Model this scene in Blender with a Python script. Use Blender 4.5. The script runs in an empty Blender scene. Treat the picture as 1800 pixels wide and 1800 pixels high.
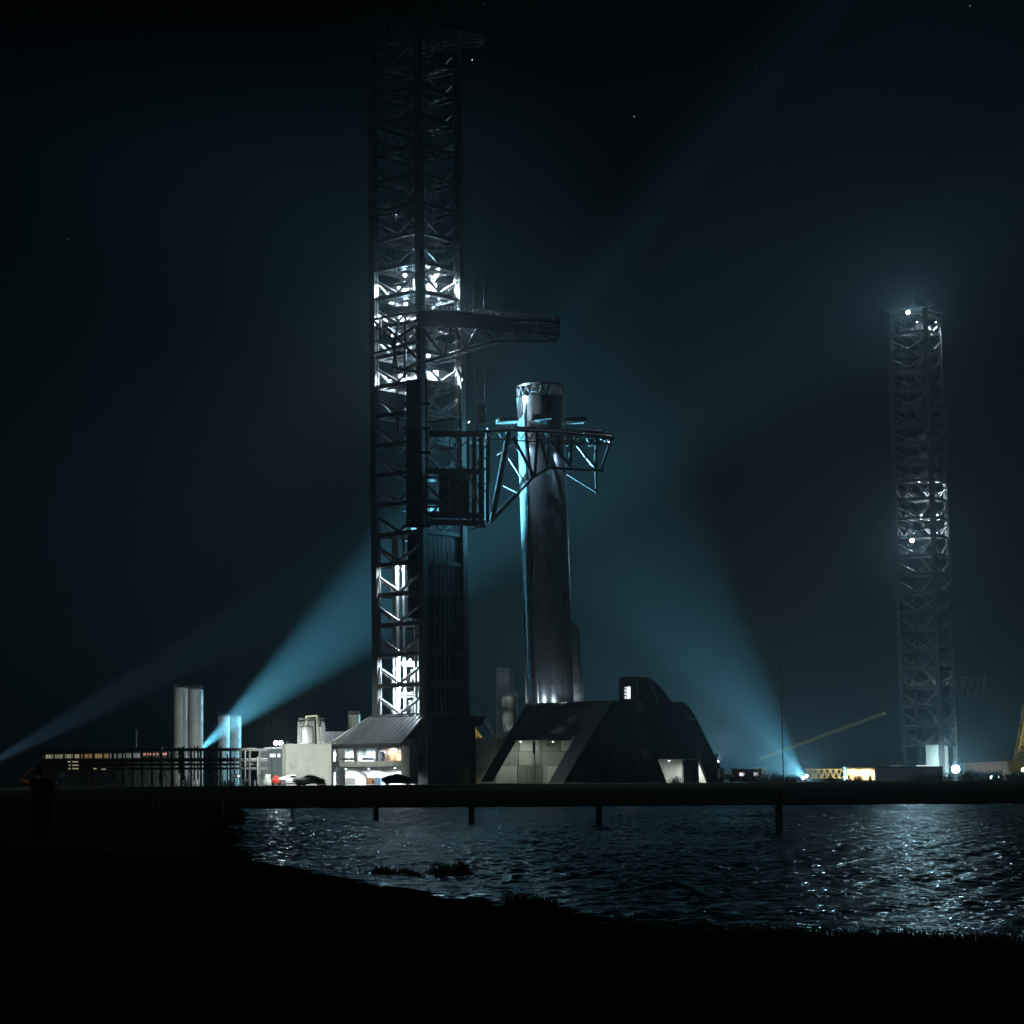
import bpy, bmesh, math, random
import numpy as np
from mathutils import Vector, Matrix, Euler

random.seed(7)
rng = np.random.default_rng(7)
SC = bpy.context.scene
COL = SC.collection
PI = math.pi

# ------------------------------------------------------------------ camera
F_PX, XC, YC, HORIZON = 4000.0, 640.0, 900.0, 1379.0   # in pixels of the 1800 px frame
CAM = Vector((0.0, 0.0, 1.6))
PITCH = math.atan((HORIZON - YC) / F_PX)
ROLL = -0.0075
cam_rot = Matrix.Rotation(PI / 2 + PITCH, 3, 'X') @ Matrix.Rotation(ROLL, 3, 'Z')
cd = bpy.data.cameras.new('camera')
cd.sensor_width = 36.0
cd.lens = F_PX / 1800.0 * 36.0
cd.shift_x = (900.0 - XC) / 1800.0
cd.clip_start = 0.5
cd.clip_end = 6000.0
cam = bpy.data.objects.new('camera', cd)
COL.objects.link(cam)
cam.matrix_world = Matrix.Translation(CAM) @ cam_rot.to_4x4()
SC.camera = cam

# ------------------------------------------------------------------ night sky, moon, exposure
world = bpy.data.worlds.new('World')
SC.world = world
world.use_nodes = True
wn, wl = world.node_tree.nodes, world.node_tree.links
bg = wn['Background']
sky = wn.new('ShaderNodeTexSky')
sky.sky_type = 'NISHITA'
sky.sun_disc = False
sky.sun_elevation = math.radians(38)
sky.sun_rotation = math.radians(150)
wl.new(sky.outputs[0], bg.inputs[0])
bg.inputs[1].default_value = 0.00003
moon = bpy.data.lights.new('moon', 'SUN')
moon.energy = 0.045
moon.angle = math.radians(0.5)
moon.color = (0.93, 0.97, 1.0)
moon_o = bpy.data.objects.new('moon', moon)
COL.objects.link(moon_o)
moon_o.rotation_euler = (math.radians(52), 0, math.radians(-30))

vs = SC.view_settings
vs.view_transform = 'Standard'
vs.look = 'None'
vs.exposure = -0.3
vs.gamma = 1.0
vs.use_curve_mapping = False
SC.render.engine = 'CYCLES'
cy = SC.cycles
cy.use_denoising = True
cy.max_bounces = 5
cy.diffuse_bounces = 2
cy.glossy_bounces = 3
cy.transmission_bounces = 2
cy.volume_bounces = 0
cy.sample_clamp_indirect = 3.0
cy.caustics_reflective = False
cy.caustics_refractive = False
try:
    cy.use_light_tree = True
except Exception:
    pass

PADZ = 1.5      # level of the launch site


def P(px, py, D):
    """the point of the vertical plane Y = D that is seen at a pixel of the 1800 px frame"""
    d = cam_rot @ Vector(((px - XC) / F_PX, -(py - YC) / F_PX, -1.0))
    return CAM + d * (D / d.y)


def G(px, D, z=PADZ):
    p = P(px, 1375, D)
    return Vector((p.x, D, z))


# ------------------------------------------------------------------ materials
MATS = {}


def mat(name, col, rough=0.6, metal=0.0, var=0.25, scale=0.6, bump=0.0, bscale=6.0, spec=0.5, stretch=None, streak=0.0):
    if name in MATS:
        return MATS[name]
    m = bpy.data.materials.new(name)
    m.use_nodes = True
    n, l = m.node_tree.nodes, m.node_tree.links
    b = n['Principled BSDF']
    b.inputs['Roughness'].default_value = rough
    b.inputs['Metallic'].default_value = metal
    b.inputs['Specular IOR Level'].default_value = spec
    geo = n.new('ShaderNodeNewGeometry')
    mp = n.new('ShaderNodeMapping')
    l.new(geo.outputs['Position'], mp.inputs[0])
    if stretch:
        mp.inputs['Scale'].default_value = stretch
    tx = n.new('ShaderNodeTexNoise')
    tx.inputs['Scale'].default_value = scale
    tx.inputs['Detail'].default_value = 6
    tx.inputs['Roughness'].default_value = 0.65
    l.new(mp.outputs[0], tx.inputs['Vector'])
    rp = n.new('ShaderNodeValToRGB')
    rp.color_ramp.elements[0].position = 0.3
    rp.color_ramp.elements[1].position = 0.7
    rp.color_ramp.elements[0].color = (*[c * (1 - var) for c in col], 1)
    rp.color_ramp.elements[1].color = (*[min(1, c * (1 + var * 0.6)) for c in col], 1)
    l.new(tx.outputs['Fac'], rp.inputs[0])
    out = rp.outputs[0]
    if streak > 0:
        mp2 = n.new('ShaderNodeMapping')
        mp2.inputs['Scale'].default_value = (2.2, 2.2, 0.12)
        l.new(geo.outputs['Position'], mp2.inputs[0])
        t2 = n.new('ShaderNodeTexNoise')
        t2.inputs['Scale'].default_value = 1.0
        t2.inputs['Detail'].default_value = 5
        l.new(mp2.outputs[0], t2.inputs['Vector'])
        r2 = n.new('ShaderNodeMapRange')
        r2.inputs[1].default_value = 0.35
        r2.inputs[2].default_value = 0.7
        r2.inputs[3].default_value = 1 - streak
        r2.inputs[4].default_value = 1.0
        l.new(t2.outputs['Fac'], r2.inputs[0])
        mx = n.new('ShaderNodeMixRGB')
        mx.blend_type = 'MULTIPLY'
        mx.inputs[0].default_value = 1
        l.new(out, mx.inputs[1])
        l.new(r2.outputs[0], mx.inputs[2])
        out = mx.outputs[0]
    l.new(out, b.inputs['Base Color'])
    rr = n.new('ShaderNodeMapRange')
    rr.inputs[3].default_value = max(0.03, rough * 0.8)
    rr.inputs[4].default_value = min(1, rough * 1.2)
    l.new(tx.outputs['Fac'], rr.inputs[0])
    l.new(rr.outputs[0], b.inputs['Roughness'])
    if bump > 0:
        tb = n.new('ShaderNodeTexNoise')
        tb.inputs['Scale'].default_value = bscale
        tb.inputs['Detail'].default_value = 4
        l.new(mp.outputs[0], tb.inputs['Vector'])
        bp = n.new('ShaderNodeBump')
        bp.inputs['Strength'].default_value = bump
        bp.inputs['Distance'].default_value = 0.1
        l.new(tb.outputs['Fac'], bp.inputs['Height'])
        l.new(bp.outputs[0], b.inputs['Normal'])
    MATS[name] = m
    return m


def emit(name, col, strength, sample=False):
    if name in MATS:
        return MATS[name]
    m = bpy.data.materials.new(name)
    m.use_nodes = True
    b = m.node_tree.nodes['Principled BSDF']
    b.inputs['Base Color'].default_value = (0.6, 0.6, 0.6, 1)
    b.inputs['Emission Color'].default_value = (*col, 1)
    b.inputs['Emission Strength'].default_value = strength
    if not sample:
        m.cycles.emission_sampling = 'NONE'
    MATS[name] = m
    return m


steel_dark = mat('tower_steel', (0.13, 0.134, 0.14), 0.55, 0.35, 0.3, 0.4, streak=0.3)
steel_pipe = mat('galvanised_tube', (0.28, 0.29, 0.30), 0.42, 0.5, 0.25, 0.8, streak=0.25)
steel_black = mat('arm_steel', (0.035, 0.037, 0.04), 0.42, 0.3, 0.3, 0.5, streak=0.3)
grating = mat('deck_grating', (0.42, 0.43, 0.44), 0.55, 0.4, 0.3, 1.5)
white_panel = mat('white_panel', (0.72, 0.74, 0.75), 0.5, 0.0, 0.12, 0.5, streak=0.15)
concrete = mat('concrete', (0.34, 0.34, 0.32), 0.85, 0.0, 0.22, 0.35, 0.25, 3.0, streak=0.3)
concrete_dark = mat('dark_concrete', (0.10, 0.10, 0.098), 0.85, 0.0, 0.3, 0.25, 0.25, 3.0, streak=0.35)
concrete_pale = mat('pale_concrete', (0.55, 0.56, 0.52), 0.8, 0.0, 0.14, 0.3, 0.15, 3.0, streak=0.14)
cladding = mat('dark_cladding', (0.045, 0.047, 0.05), 0.45, 0.3, 0.3, 0.5, streak=0.3)
roof_metal = mat('roof_sheet', (0.13, 0.135, 0.14), 0.3, 0.5, 0.35, 0.5, streak=0.2)
tank_paint = mat('tank_paint', (0.55, 0.56, 0.56), 0.55, 0.1, 0.15, 0.4, streak=0.25)
tank_cream = mat('cream_tank_paint', (0.60, 0.58, 0.46), 0.55, 0.0, 0.15, 0.4, streak=0.2)
yellow = mat('yellow_paint', (0.62, 0.42, 0.03), 0.45, 0.0, 0.25, 1.0)
yellow_pale = mat('faded_yellow_paint', (0.70, 0.55, 0.16), 0.5, 0.0, 0.2, 1.0)
pink_grey = mat('grey_boom_paint', (0.55, 0.47, 0.42), 0.5, 0.1, 0.2, 1.0)
red_paint = mat('red_paint', (0.42, 0.035, 0.02), 0.45, 0.0, 0.25, 1.0)
orange_paint = mat('orange_paint', (0.55, 0.30, 0.16), 0.5, 0.0, 0.2, 1.0)
blue_paint = mat('blue_paint', (0.22, 0.33, 0.50), 0.5, 0.0, 0.2, 1.0)
rubber = mat('rubber', (0.018, 0.018, 0.018), 0.85, 0.0, 0.2, 3.0)
truck_steel = mat('truck_steel', (0.30, 0.31, 0.33), 0.4, 0.35, 0.12, 0.8)
truck_dark = mat('dark_truck_wrap', (0.05, 0.05, 0.055), 0.35, 0.5, 0.12, 0.8)
truck_glass = mat('truck_glass', (0.01, 0.012, 0.02), 0.06, 0.0, 0.1, 1.0)
black_iron = mat('rack_iron', (0.06, 0.062, 0.065), 0.55, 0.4, 0.3, 0.8)
wood = mat('weathered_wood', (0.10, 0.085, 0.07), 0.9, 0.0, 0.3, 5.0, 0.3, 20)
rope_m = mat('rope_fibre', (0.3, 0.29, 0.26), 0.9, 0.0, 0.2, 5.0)
leaf_m = mat('shrub_leaf', (0.045, 0.065, 0.03), 0.7, 0.0, 0.4, 1.5)
grass_m = mat('grass_blade', (0.10, 0.13, 0.05), 0.7, 0.0, 0.4, 0.6)
reed_m = mat('marsh_reed', (0.05, 0.055, 0.03), 0.8, 0.0, 0.4, 0.6)
bark_m = mat('shrub_bark', (0.06, 0.05, 0.04), 0.9)
ground_m = mat('mud_and_grass', (0.02, 0.02, 0.017), 0.92, 0.0, 0.45, 0.35, 0.6, 2.5, spec=0.0)
pad_m = mat('pad_concrete', (0.26, 0.26, 0.25), 0.85, 0.0, 0.2, 0.2, 0.2, 2.0)
asphalt = mat('asphalt', (0.045, 0.045, 0.047), 0.88, 0.0, 0.25, 0.8)

# brushed stainless steel
stainless = mat('stainless_skin', (0.56, 0.60, 0.64), 0.28, 0.88, 0.10, 0.5, 0.03, 1.6, stretch=(1.0, 1.0, 0.25), streak=0.25)
stainless_rough = mat('stainless_fairing', (0.46, 0.48, 0.50), 0.36, 0.9, 0.2, 0.6, streak=0.3)

lens_white = emit('lens_white', (0.86, 0.95, 1.0), 26)
lens_big = emit('lens_big', (0.80, 0.95, 1.0), 60)
lens_blue = emit('lens_blue', (0.55, 0.85, 1.0), 60)
lens_dim = emit('lens_dim', (0.9, 0.97, 1.0), 1.2)
lens_warm = emit('lens_warm', (1.0, 0.66, 0.36), 18)
win_yellow = emit('window_glow_yellow', (0.80, 0.74, 0.42), 0.38)
win_orange = emit('window_glow_orange', (0.95, 0.55, 0.18), 0.26)
win_red = emit('window_glow_red', (1.0, 0.30, 0.16), 0.7)
win_grey = emit('window_glow_grey', (0.75, 0.8, 0.85), 0.11)
win_white = emit('window_glow_white', (0.85, 0.97, 1.0), 1.3)
win_cool = emit('window_glow_cool', (0.9, 0.97, 1.0), 2.2)


# ------------------------------------------------------------------ mesh helpers
class MB:
    def __init__(s):
        s.v, s.f = [], []

    def add(s, vs_, fs):
        o = len(s.v)
        s.v += [tuple(v) for v in vs_]
        s.f += [tuple(i + o for i in f) for f in fs]
        return s

    def box(s, c, size, rz=0.0):
        hx, hy, hz = (k / 2 for k in size)
        ca, sa = math.cos(rz), math.sin(rz)
        vs_ = []
        for z in (-hz, hz):
            for x, y in ((-hx, -hy), (hx, -hy), (hx, hy), (-hx, hy)):
                vs_.append((c[0] + x * ca - y * sa, c[1] + x * sa + y * ca, c[2] + z))
        return s.add(vs_, BOXF)

    def bar(s, p0, p1, w, h=None):
        M = bar_matrix(p0, p1, w, h or w)
        return s.add([M @ Vector(v) for v in CUBE_V], BOXF)

    def tube(s, p0, p1, r, n=6, r2=None):
        p0, p1 = Vector(p0), Vector(p1)
        a = (p1 - p0).normalized()
        u = a.orthogonal().normalized()
        w = a.cross(u)
        vs_ = []
        for p, rr in ((p0, r), (p1, r if r2 is None else r2)):
            for i in range(n):
                t = 2 * PI * i / n
                vs_.append(p + (u * math.cos(t) + w * math.sin(t)) * rr)
        fs = [(i, (i + 1) % n, n + (i + 1) % n, n + i) for i in range(n)]
        fs += [tuple(range(n))[::-1], tuple(range(n, 2 * n))]
        return s.add(vs_, fs)

    def lathe(s, c, prof, n=32):
        """prof: list of (radius, z)"""
        vs_, fs = [], []
        for r, z in prof:
            for i in range(n):
                t = 2 * PI * i / n
                vs_.append((c[0] + r * math.cos(t), c[1] + r * math.sin(t), c[2] + z))
        for k in range(len(prof) - 1):
            for i in range(n):
                j = (i + 1) % n
                fs.append((k * n + i, k * n + j, (k + 1) * n + j, (k + 1) * n + i))
        if prof[0][0] > 1e-4:
            fs.append(tuple(range(n))[::-1])
        if prof[-1][0] > 1e-4:
            fs.append(tuple(range((len(prof) - 1) * n, len(prof) * n)))
        return s.add(vs_, fs)

    def prism(s, poly, vec):
        """closed polygon of 3D points swept along vec"""
        n = len(poly)
        vec = Vector(vec)
        a = [Vector(p) for p in poly]
        b = [p + vec for p in a]
        fs = [(i, (i + 1) % n, n + (i + 1) % n, n + i) for i in range(n)]
        fs += [tuple(range(n))[::-1], tuple(range(n, 2 * n))]
        return s.add(a + b, fs)

    def ball(s, c, r, n=10, m=6, sq=1.0):
        prof = [(max(1e-3, r * math.sin(PI * k / m)), -r * sq * math.cos(PI * k / m)) for k in range(m + 1)]
        return s.lathe(c, prof, n)

    def mesh(s, name, m, smooth=False):
        me = bpy.data.meshes.new(name)
        me.from_pydata(s.v, [], s.f)
        bm = bmesh.new()
        bm.from_mesh(me)
        bmesh.ops.recalc_face_normals(bm, faces=bm.faces)
        bm.to_mesh(me)
        bm.free()
        if m:
            me.materials.append(m)
        if smooth:
            me.polygons.foreach_set('use_smooth', [True] * len(me.polygons))
            me.set_sharp_from_angle(angle=math.radians(40))
        me.update()
        return me

    def build(s, name, m, parent=None, smooth=False, world=False):
        """world=True: the vertices are world coordinates although the parent stands elsewhere"""
        me = s.mesh(name, m, smooth)
        if world and parent is not None:
            me.transform(parent_matrix(parent).inverted())
        o = bpy.data.objects.new(name, me)
        COL.objects.link(o)
        if parent is not None:
            o.parent = parent
        return o


CUBE_V = [(-.5, -.5, 0), (.5, -.5, 0), (.5, .5, 0), (-.5, .5, 0), (-.5, -.5, 1), (.5, -.5, 1), (.5, .5, 1), (-.5, .5, 1)]
BOXF = [(3, 2, 1, 0), (4, 5, 6, 7), (0, 1, 5, 4), (1, 2, 6, 5), (2, 3, 7, 6), (3, 0, 4, 7)]


def bar_matrix(p0, p1, w, h):
    """unit bar (0..1 along z) from p0 to p1; its width w lies sideways, h upright"""
    p0, p1 = Vector(p0), Vector(p1)
    d = p1 - p0
    L = d.length
    z = d / L
    up = Vector((0, 0, 1)) if abs(z.z) < 0.98 else Vector((0, 1, 0))
    x = up.cross(z).normalized()
    y = z.cross(x)
    M = Matrix(((x.x * w, y.x * h, z.x * L, p0.x), (x.y * w, y.y * h, z.y * L, p0.y), (x.z * w, y.z * h, z.z * L, p0.z), (0, 0, 0, 1)))
    return M


UNIT = {}


def unit_mesh(shape, m):
    k = (shape, m.name)
    if k not in UNIT:
        b = MB()
        if shape == 'bar':
            b.add(CUBE_V, BOXF)
            UNIT[k] = b.mesh('bar_' + m.name, m)
        else:
            b.tube((0, 0, 0), (0, 0, 1), 0.5, 10)
            UNIT[k] = b.mesh('tube_' + m.name, m, smooth=True)
    return UNIT[k]


PMAT = {}


def parent_matrix(p):
    M = PMAT.get(p.name)
    if M is None:
        M = p.matrix_basis.copy()
        if p.parent is not None:
            M = parent_matrix(p.parent) @ M
    return M


def piece(name, p0, p1, w, h, m, parent, shape='bar', world=False):
    o = bpy.data.objects.new(name, unit_mesh(shape, m))
    COL.objects.link(o)
    M = bar_matrix(p0, p1, w, h)
    if parent is not None:
        o.parent = parent
        if world:
            M = parent_matrix(parent).inverted() @ M
    o.matrix_basis = M
    return o


def tube(name, p0, p1, r, m, parent, world=False):
    return piece(name, p0, p1, 2 * r, 2 * r, m, parent, 'tube', world)


def inst(name, me, loc, rz, parent, scale=None):
    o = bpy.data.objects.new(name, me)
    COL.objects.link(o)
    o.parent = parent
    o.location = loc
    o.rotation_euler = (0, 0, rz)
    if scale:
        o.scale = scale
    return o


def tag(o, label, cat, group=None):
    o['label'] = label
    o['category'] = cat
    if group:
        o['group'] = group
    return o


def thing(name, label, cat, loc=(0, 0, 0), rz=0.0, group=None):
    o = bpy.data.objects.new(name, None)
    COL.objects.link(o)
    o.empty_display_size = 0.5
    o.location = loc
    o.rotation_euler = (0, 0, rz)
    tag(o, label, cat, group)
    PMAT[o.name] = Matrix.Translation(loc) @ Matrix.Rotation(rz, 4, 'Z')
    return o


def struct(o, kind='structure'):
    o['kind'] = kind
    return o


def light(name, loc, power, col, radius=0.3, spot=None, target=None, blend=0.5, parent=None):
    ld = bpy.data.lights.new(name, 'SPOT' if spot else 'POINT')
    ld.energy = power
    ld.color = col
    ld.shadow_soft_size = radius
    if spot:
        ld.spot_size = math.radians(spot)
        ld.spot_blend = blend
    o = bpy.data.objects.new(name, ld)
    COL.objects.link(o)
    M = Matrix.Translation(loc)
    if target is not None:
        d = (Vector(target) - Vector(loc)).normalized()
        M = M @ d.to_track_quat('-Z', 'Y').to_matrix().to_4x4()
    if parent is not None:
        o.parent = parent
        M = parent_matrix(parent).inverted() @ M
    o.matrix_basis = M
    return o


def floodlight(parent, loc, aim, power, col, r=0.32, spot=150, blend=0.6, lens=None, name='floodlight', lit=None):
    """a lamp head with housing and glowing lens facing aim (world coordinates), a part of parent"""
    loc = Vector(loc)
    d = (Vector(aim) - loc).normalized()
    hb = MB()
    hb.tube(loc - d * 0.45, loc - d * 0.06, r * 0.7, 10, r * 1.12)
    hb.bar(loc - d * 0.3 + Vector((0, 0, r * 1.1)), loc - d * 0.3 - Vector((0, 0, r * 1.1)), 0.08, 0.08)
    h = hb.build(name, steel_dark, parent, True, True)
    lb = MB()
    lb.tube(loc - d * 0.05, loc, r, 14)
    ln = lb.build('lens', lens or lens_white, h, False, False)
    ln.data.transform(parent_matrix(parent).inverted())
    light('lamp_light', loc + d * (r * 0.6 + 0.1), power, col, r * 0.5, spot, (loc + d * 10) if lit is None else lit, blend, parent)
    return h


COOL = (0.74, 0.90, 1.0)
CYAN = (0.20, 0.74, 1.0)

# ------------------------------------------------------------------ terrain, lagoon
lake = [P(x, y, 100) for x, y in ()]


def on_water(px, py, z=0.0):
    d = cam_rot @ Vector(((px - XC) / F_PX, -(py - YC) / F_PX, -1.0))
    t = (z - CAM.z) / d.z
    p = CAM + d * t
    return (p.x, p.y)


shore_px = [(440, 1424), (436, 1440), (430, 1462), (440, 1488), (468, 1517), (520, 1525), (600, 1541), (640, 1552), (730, 1562), (820, 1577),
            (900, 1589), (1000, 1601), (1080, 1618), (1200, 1637), (1330, 1643), (1500, 1650), (1800, 1662), (2100, 1675)]
lake_poly = [on_water(*p) for p in shore_px]
lake_poly += [(60, 20), (150, 60), (170, 150), (90, 156), (40, 154), (15, 157), (-5, 158), (-10, 160)]
LP = np.array(lake_poly)


def ss(x, a, b):
    t = np.clip((x - a) / (b - a), 0, 1)
    return t * t * (3 - 2 * t)


def bumps(X, Y, wl_, seed):
    r = np.random.default_rng(seed)
    out = np.zeros_like(X)
    for _ in range(7):
        a = r.uniform(0, 2 * PI)
        k = 2 * PI / (wl_ * r.uniform(0.6, 1.7))
        out += np.sin((X * math.cos(a) + Y * math.sin(a)) * k + r.uniform(0, 6.3))
    return out / 7


def sdist(X, Y):
    """signed distance to the lagoon's outline, negative inside"""
    X, Y = np.asarray(X, float), np.asarray(Y, float)
    X, Y = X + .35 * bumps(X, Y, 3.0, 41) + .9 * bumps(X, Y, 14, 42) * ss(Y, 50, 100), Y + .5 * bumps(X, Y, 4.0, 43) + 2.5 * bumps(X, Y, 17, 44) * ss(Y, 70, 140)
    best = np.full(X.shape, 1e9)
    inside = np.zeros(X.shape, bool)
    n = len(LP)
    for i in range(n):
        ax, ay = LP[i]
        bx, by = LP[(i + 1) % n]
        dx, dy = bx - ax, by - ay
        t = np.clip(((X - ax) * dx + (Y - ay) * dy) / (dx * dx + dy * dy), 0, 1)
        best = np.minimum(best, np.hypot(X - ax - t * dx, Y - ay - t * dy))
        c = ((ay > Y) != (by > Y)) & (X < (bx - ax) * (Y - ay) / (by - ay + 1e-12) + ax)
        inside ^= c
    return np.where(inside, -best, best)


def height(X, Y):
    d = sdist(X, Y)
    base = np.clip(d * 0.07, -0.7, 0.42)
    near = 0.05 * bumps(X, Y, 2.2, 3) * np.clip(d, 0, 1) + 0.06 * bumps(X, Y, 9, 4) * np.clip(d / 4, 0, 1)
    rise = ss(Y, 165, 375)
    h = base + near * (1 - rise) + (PADZ - 0.42) * rise
    crest = -.22 * np.abs(bumps(X, Y, 11, 51)) * ss(Y, 200, 330) * (1 - ss(Y, 372, 384))
    return np.where(Y > 384, PADZ, h + crest)


def grid_mesh(name, xs, ys, zf, m, smooth=True):
    X, Y = np.meshgrid(xs, ys)
    Z = zf(X, Y)
    nx, ny = len(xs), len(ys)
    v = np.stack([X, Y, Z], -1).reshape(-1, 3)
    i = np.arange(nx * ny).reshape(ny, nx)
    f = np.stack([i[:-1, :-1], i[:-1, 1:], i[1:, 1:], i[1:, :-1]], -1).reshape(-1, 4)
    me = bpy.data.meshes.new(name)
    me.from_pydata(v.tolist(), [], f.tolist())
    me.materials.append(m)
    me.polygons.foreach_set('use_smooth', [smooth] * len(f))
    o = bpy.data.objects.new(name, me)
    COL.objects.link(o)
    return o


xs = np.concatenate([np.linspace(-1400, -140, 16), np.linspace(-120, -26, 40), np.linspace(-25, 45, 190), np.linspace(47, 190, 50), np.linspace(220, 1400, 16)])
ys = np.concatenate([np.linspace(-150, -6, 12), np.linspace(-5, 70, 200), np.linspace(71, 180, 110), np.linspace(184, 380, 40), np.linspace(410, 2400, 24)])
go = struct(grid_mesh('ground', xs, ys, height, ground_m))
go.data.materials.append(mat('dry_bank_grass', (0.11, 0.115, 0.075), 0.95, 0.0, 0.5, 0.5, 0.6, 2.5, spec=0.0))
_c = np.zeros(len(go.data.polygons) * 3)
go.data.polygons.foreach_get('center', _c)
_c = _c.reshape(-1, 3)
_mi = ((_c[:, 1] + 6 * bumps(_c[:, 0], _c[:, 1], 7, 71) > 49) & (_c[:, 2] > .1)).astype(int)
go.data.polygons.foreach_set('material_index', _mi)

# the lagoon: real ripples, finer towards the viewer
water_m = bpy.data.materials.new('lagoon_water')
water_m.use_nodes = True
wb = water_m.node_tree.nodes['Principled BSDF']
wb.inputs['Base Color'].default_value = (0.004, 0.006, 0.008, 1)
wb.inputs['Roughness'].default_value = 0.10
wb.inputs['IOR'].default_value = 1.333
_n, _l = water_m.node_tree.nodes, water_m.node_tree.links
_g = _n.new('ShaderNodeNewGeometry')
_t = _n.new('ShaderNodeTexNoise')
_t.inputs['Scale'].default_value = 7.0
_t.inputs['Detail'].default_value = 3
_l.new(_g.outputs['Position'], _t.inputs['Vector'])
_b = _n.new('ShaderNodeBump')
_b.inputs['Strength'].default_value = 0.55
_b.inputs['Distance'].default_value = 0.06
_l.new(_t.outputs['Fac'], _b.inputs['Height'])
_l.new(_b.outputs[0], wb.inputs['Normal'])


def waves(X, Y):
    r = np.random.default_rng(11)
    out = np.zeros_like(X)
    for k in range(36):
        lam = 0.26 * (1.07 ** (k % 18)) * r.uniform(0.85, 1.2)
        a = math.radians(75) + r.normal(0, 1.1)
        amp = 0.0095 * lam * r.uniform(0.5, 1.2)
        kk = 2 * PI / lam
        ph = (X * math.cos(a) + Y * math.sin(a)) * kk + r.uniform(0, 6.3)
        out += amp * (np.sin(ph) + 0.25 * np.sin(2 * ph + 1.0))
    gust = 0.75 + 0.5 * bumps(X, Y * 0.4, 9, 21) + 0.4 * bumps(X, Y, 3.5, 22)
    return out * np.clip(gust, 0.2, 1.6)


wy = [18.0]
while wy[-1] < 162:
    wy.append(wy[-1] + max(0.07, 0.0029 * wy[-1]))
struct(grid_mesh('lagoon_water', np.concatenate([np.linspace(-20, 22, 520), np.linspace(22.1, 48, 190), np.linspace(49, 172, 60)]), np.array(wy), waves, water_m))

# paved launch pad and the road along the bank
pb = MB()
pb.add([(-130, 384, PADZ + .004), (330, 384, PADZ + .004), (330, 900, PADZ + .004), (-130, 900, PADZ + .004)], [(0, 1, 2, 3)])
struct(pb.build('launch_pad', pad_m))

# ------------------------------------------------------------------ launch towers


def floor_frame_mesh(a):
    b = MB()
    for k in range(1, 4):
        q = -a * k / 4
        b.bar((q, 0.3, 0), (q, a - 0.3, 0), 0.18, 0.32)
    for k in (1, 3):
        q = a * k / 4
        b.bar((-0.3, q, -0.02), (-a + 0.3, q, -0.02), 0.16, 0.30)
    h = a / 2
    pts = [(-h, 0.3), (-0.3, h), (-h, a - 0.3), (-a + 0.3, h)]
    for i in range(4):
        p, q = pts[i], pts[(i + 1) % 4]
        b.bar((p[0], p[1], 0.05), (q[0], q[1], 0.05), 0.2, 0.2)
    return b.mesh('floor_frame', steel_pipe)


def deck_mesh(a):
    b = MB()
    b.box((-a / 2, a - 1.6, 0.27), (a - 1.6, 2.2, 0.08))
    b.box((-a + 1.7, a / 2 - 1.0, 0.272), (2.2, a - 3.4, 0.08))
    # joists below and toe boards
    for k in range(9):
        x = -a + 1.2 + k * (a - 2.4) / 8
        b.box((x, a - 1.6, 0.16), (0.1, 2.2, 0.14))
    for x0, y0, x1, y1 in ((-a + 2.8, a - 2.7, -0.9, a - 2.7), (-a + 2.8, 1.0, -a + 2.8, a - 2.7)):
        n = 6
        for z in (0.85, 1.35):
            b.bar((x0, y0, z), (x1, y1, z), 0.05, 0.05)
        for i in range(n + 1):
            t = i / n
            x, y = x0 + (x1 - x0) * t, y0 + (y1 - y0) * t
            b.bar((x, y, 0.3), (x, y, 1.36), 0.05, 0.05)
    return b.mesh('walkway', grating)


def stair_mesh(dz):
    b = MB()
    n = 12
    for s_ in (-0.45, 0.45):
        b.bar((0, s_, 0.3), (4.4, s_, dz + 0.2), 0.06, 0.28)
        b.bar((0, s_, 1.3), (4.4, s_, dz + 1.2), 0.05, 0.05)
        for i in range(0, n + 1, 3):
            x, z = 4.4 * i / n, 0.3 + (dz - 0.1) * i / n
            b.bar((x, s_, z), (x, s_, z + 1.0), 0.045, 0.045)
    for i in range(n):
        b.box((4.4 * (i + .5) / n, 0, 0.3 + (dz - 0.1) * (i + .5) / n), (0.34, 0.86, 0.05))
    return b.mesh('stair_flight', grating)


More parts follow.
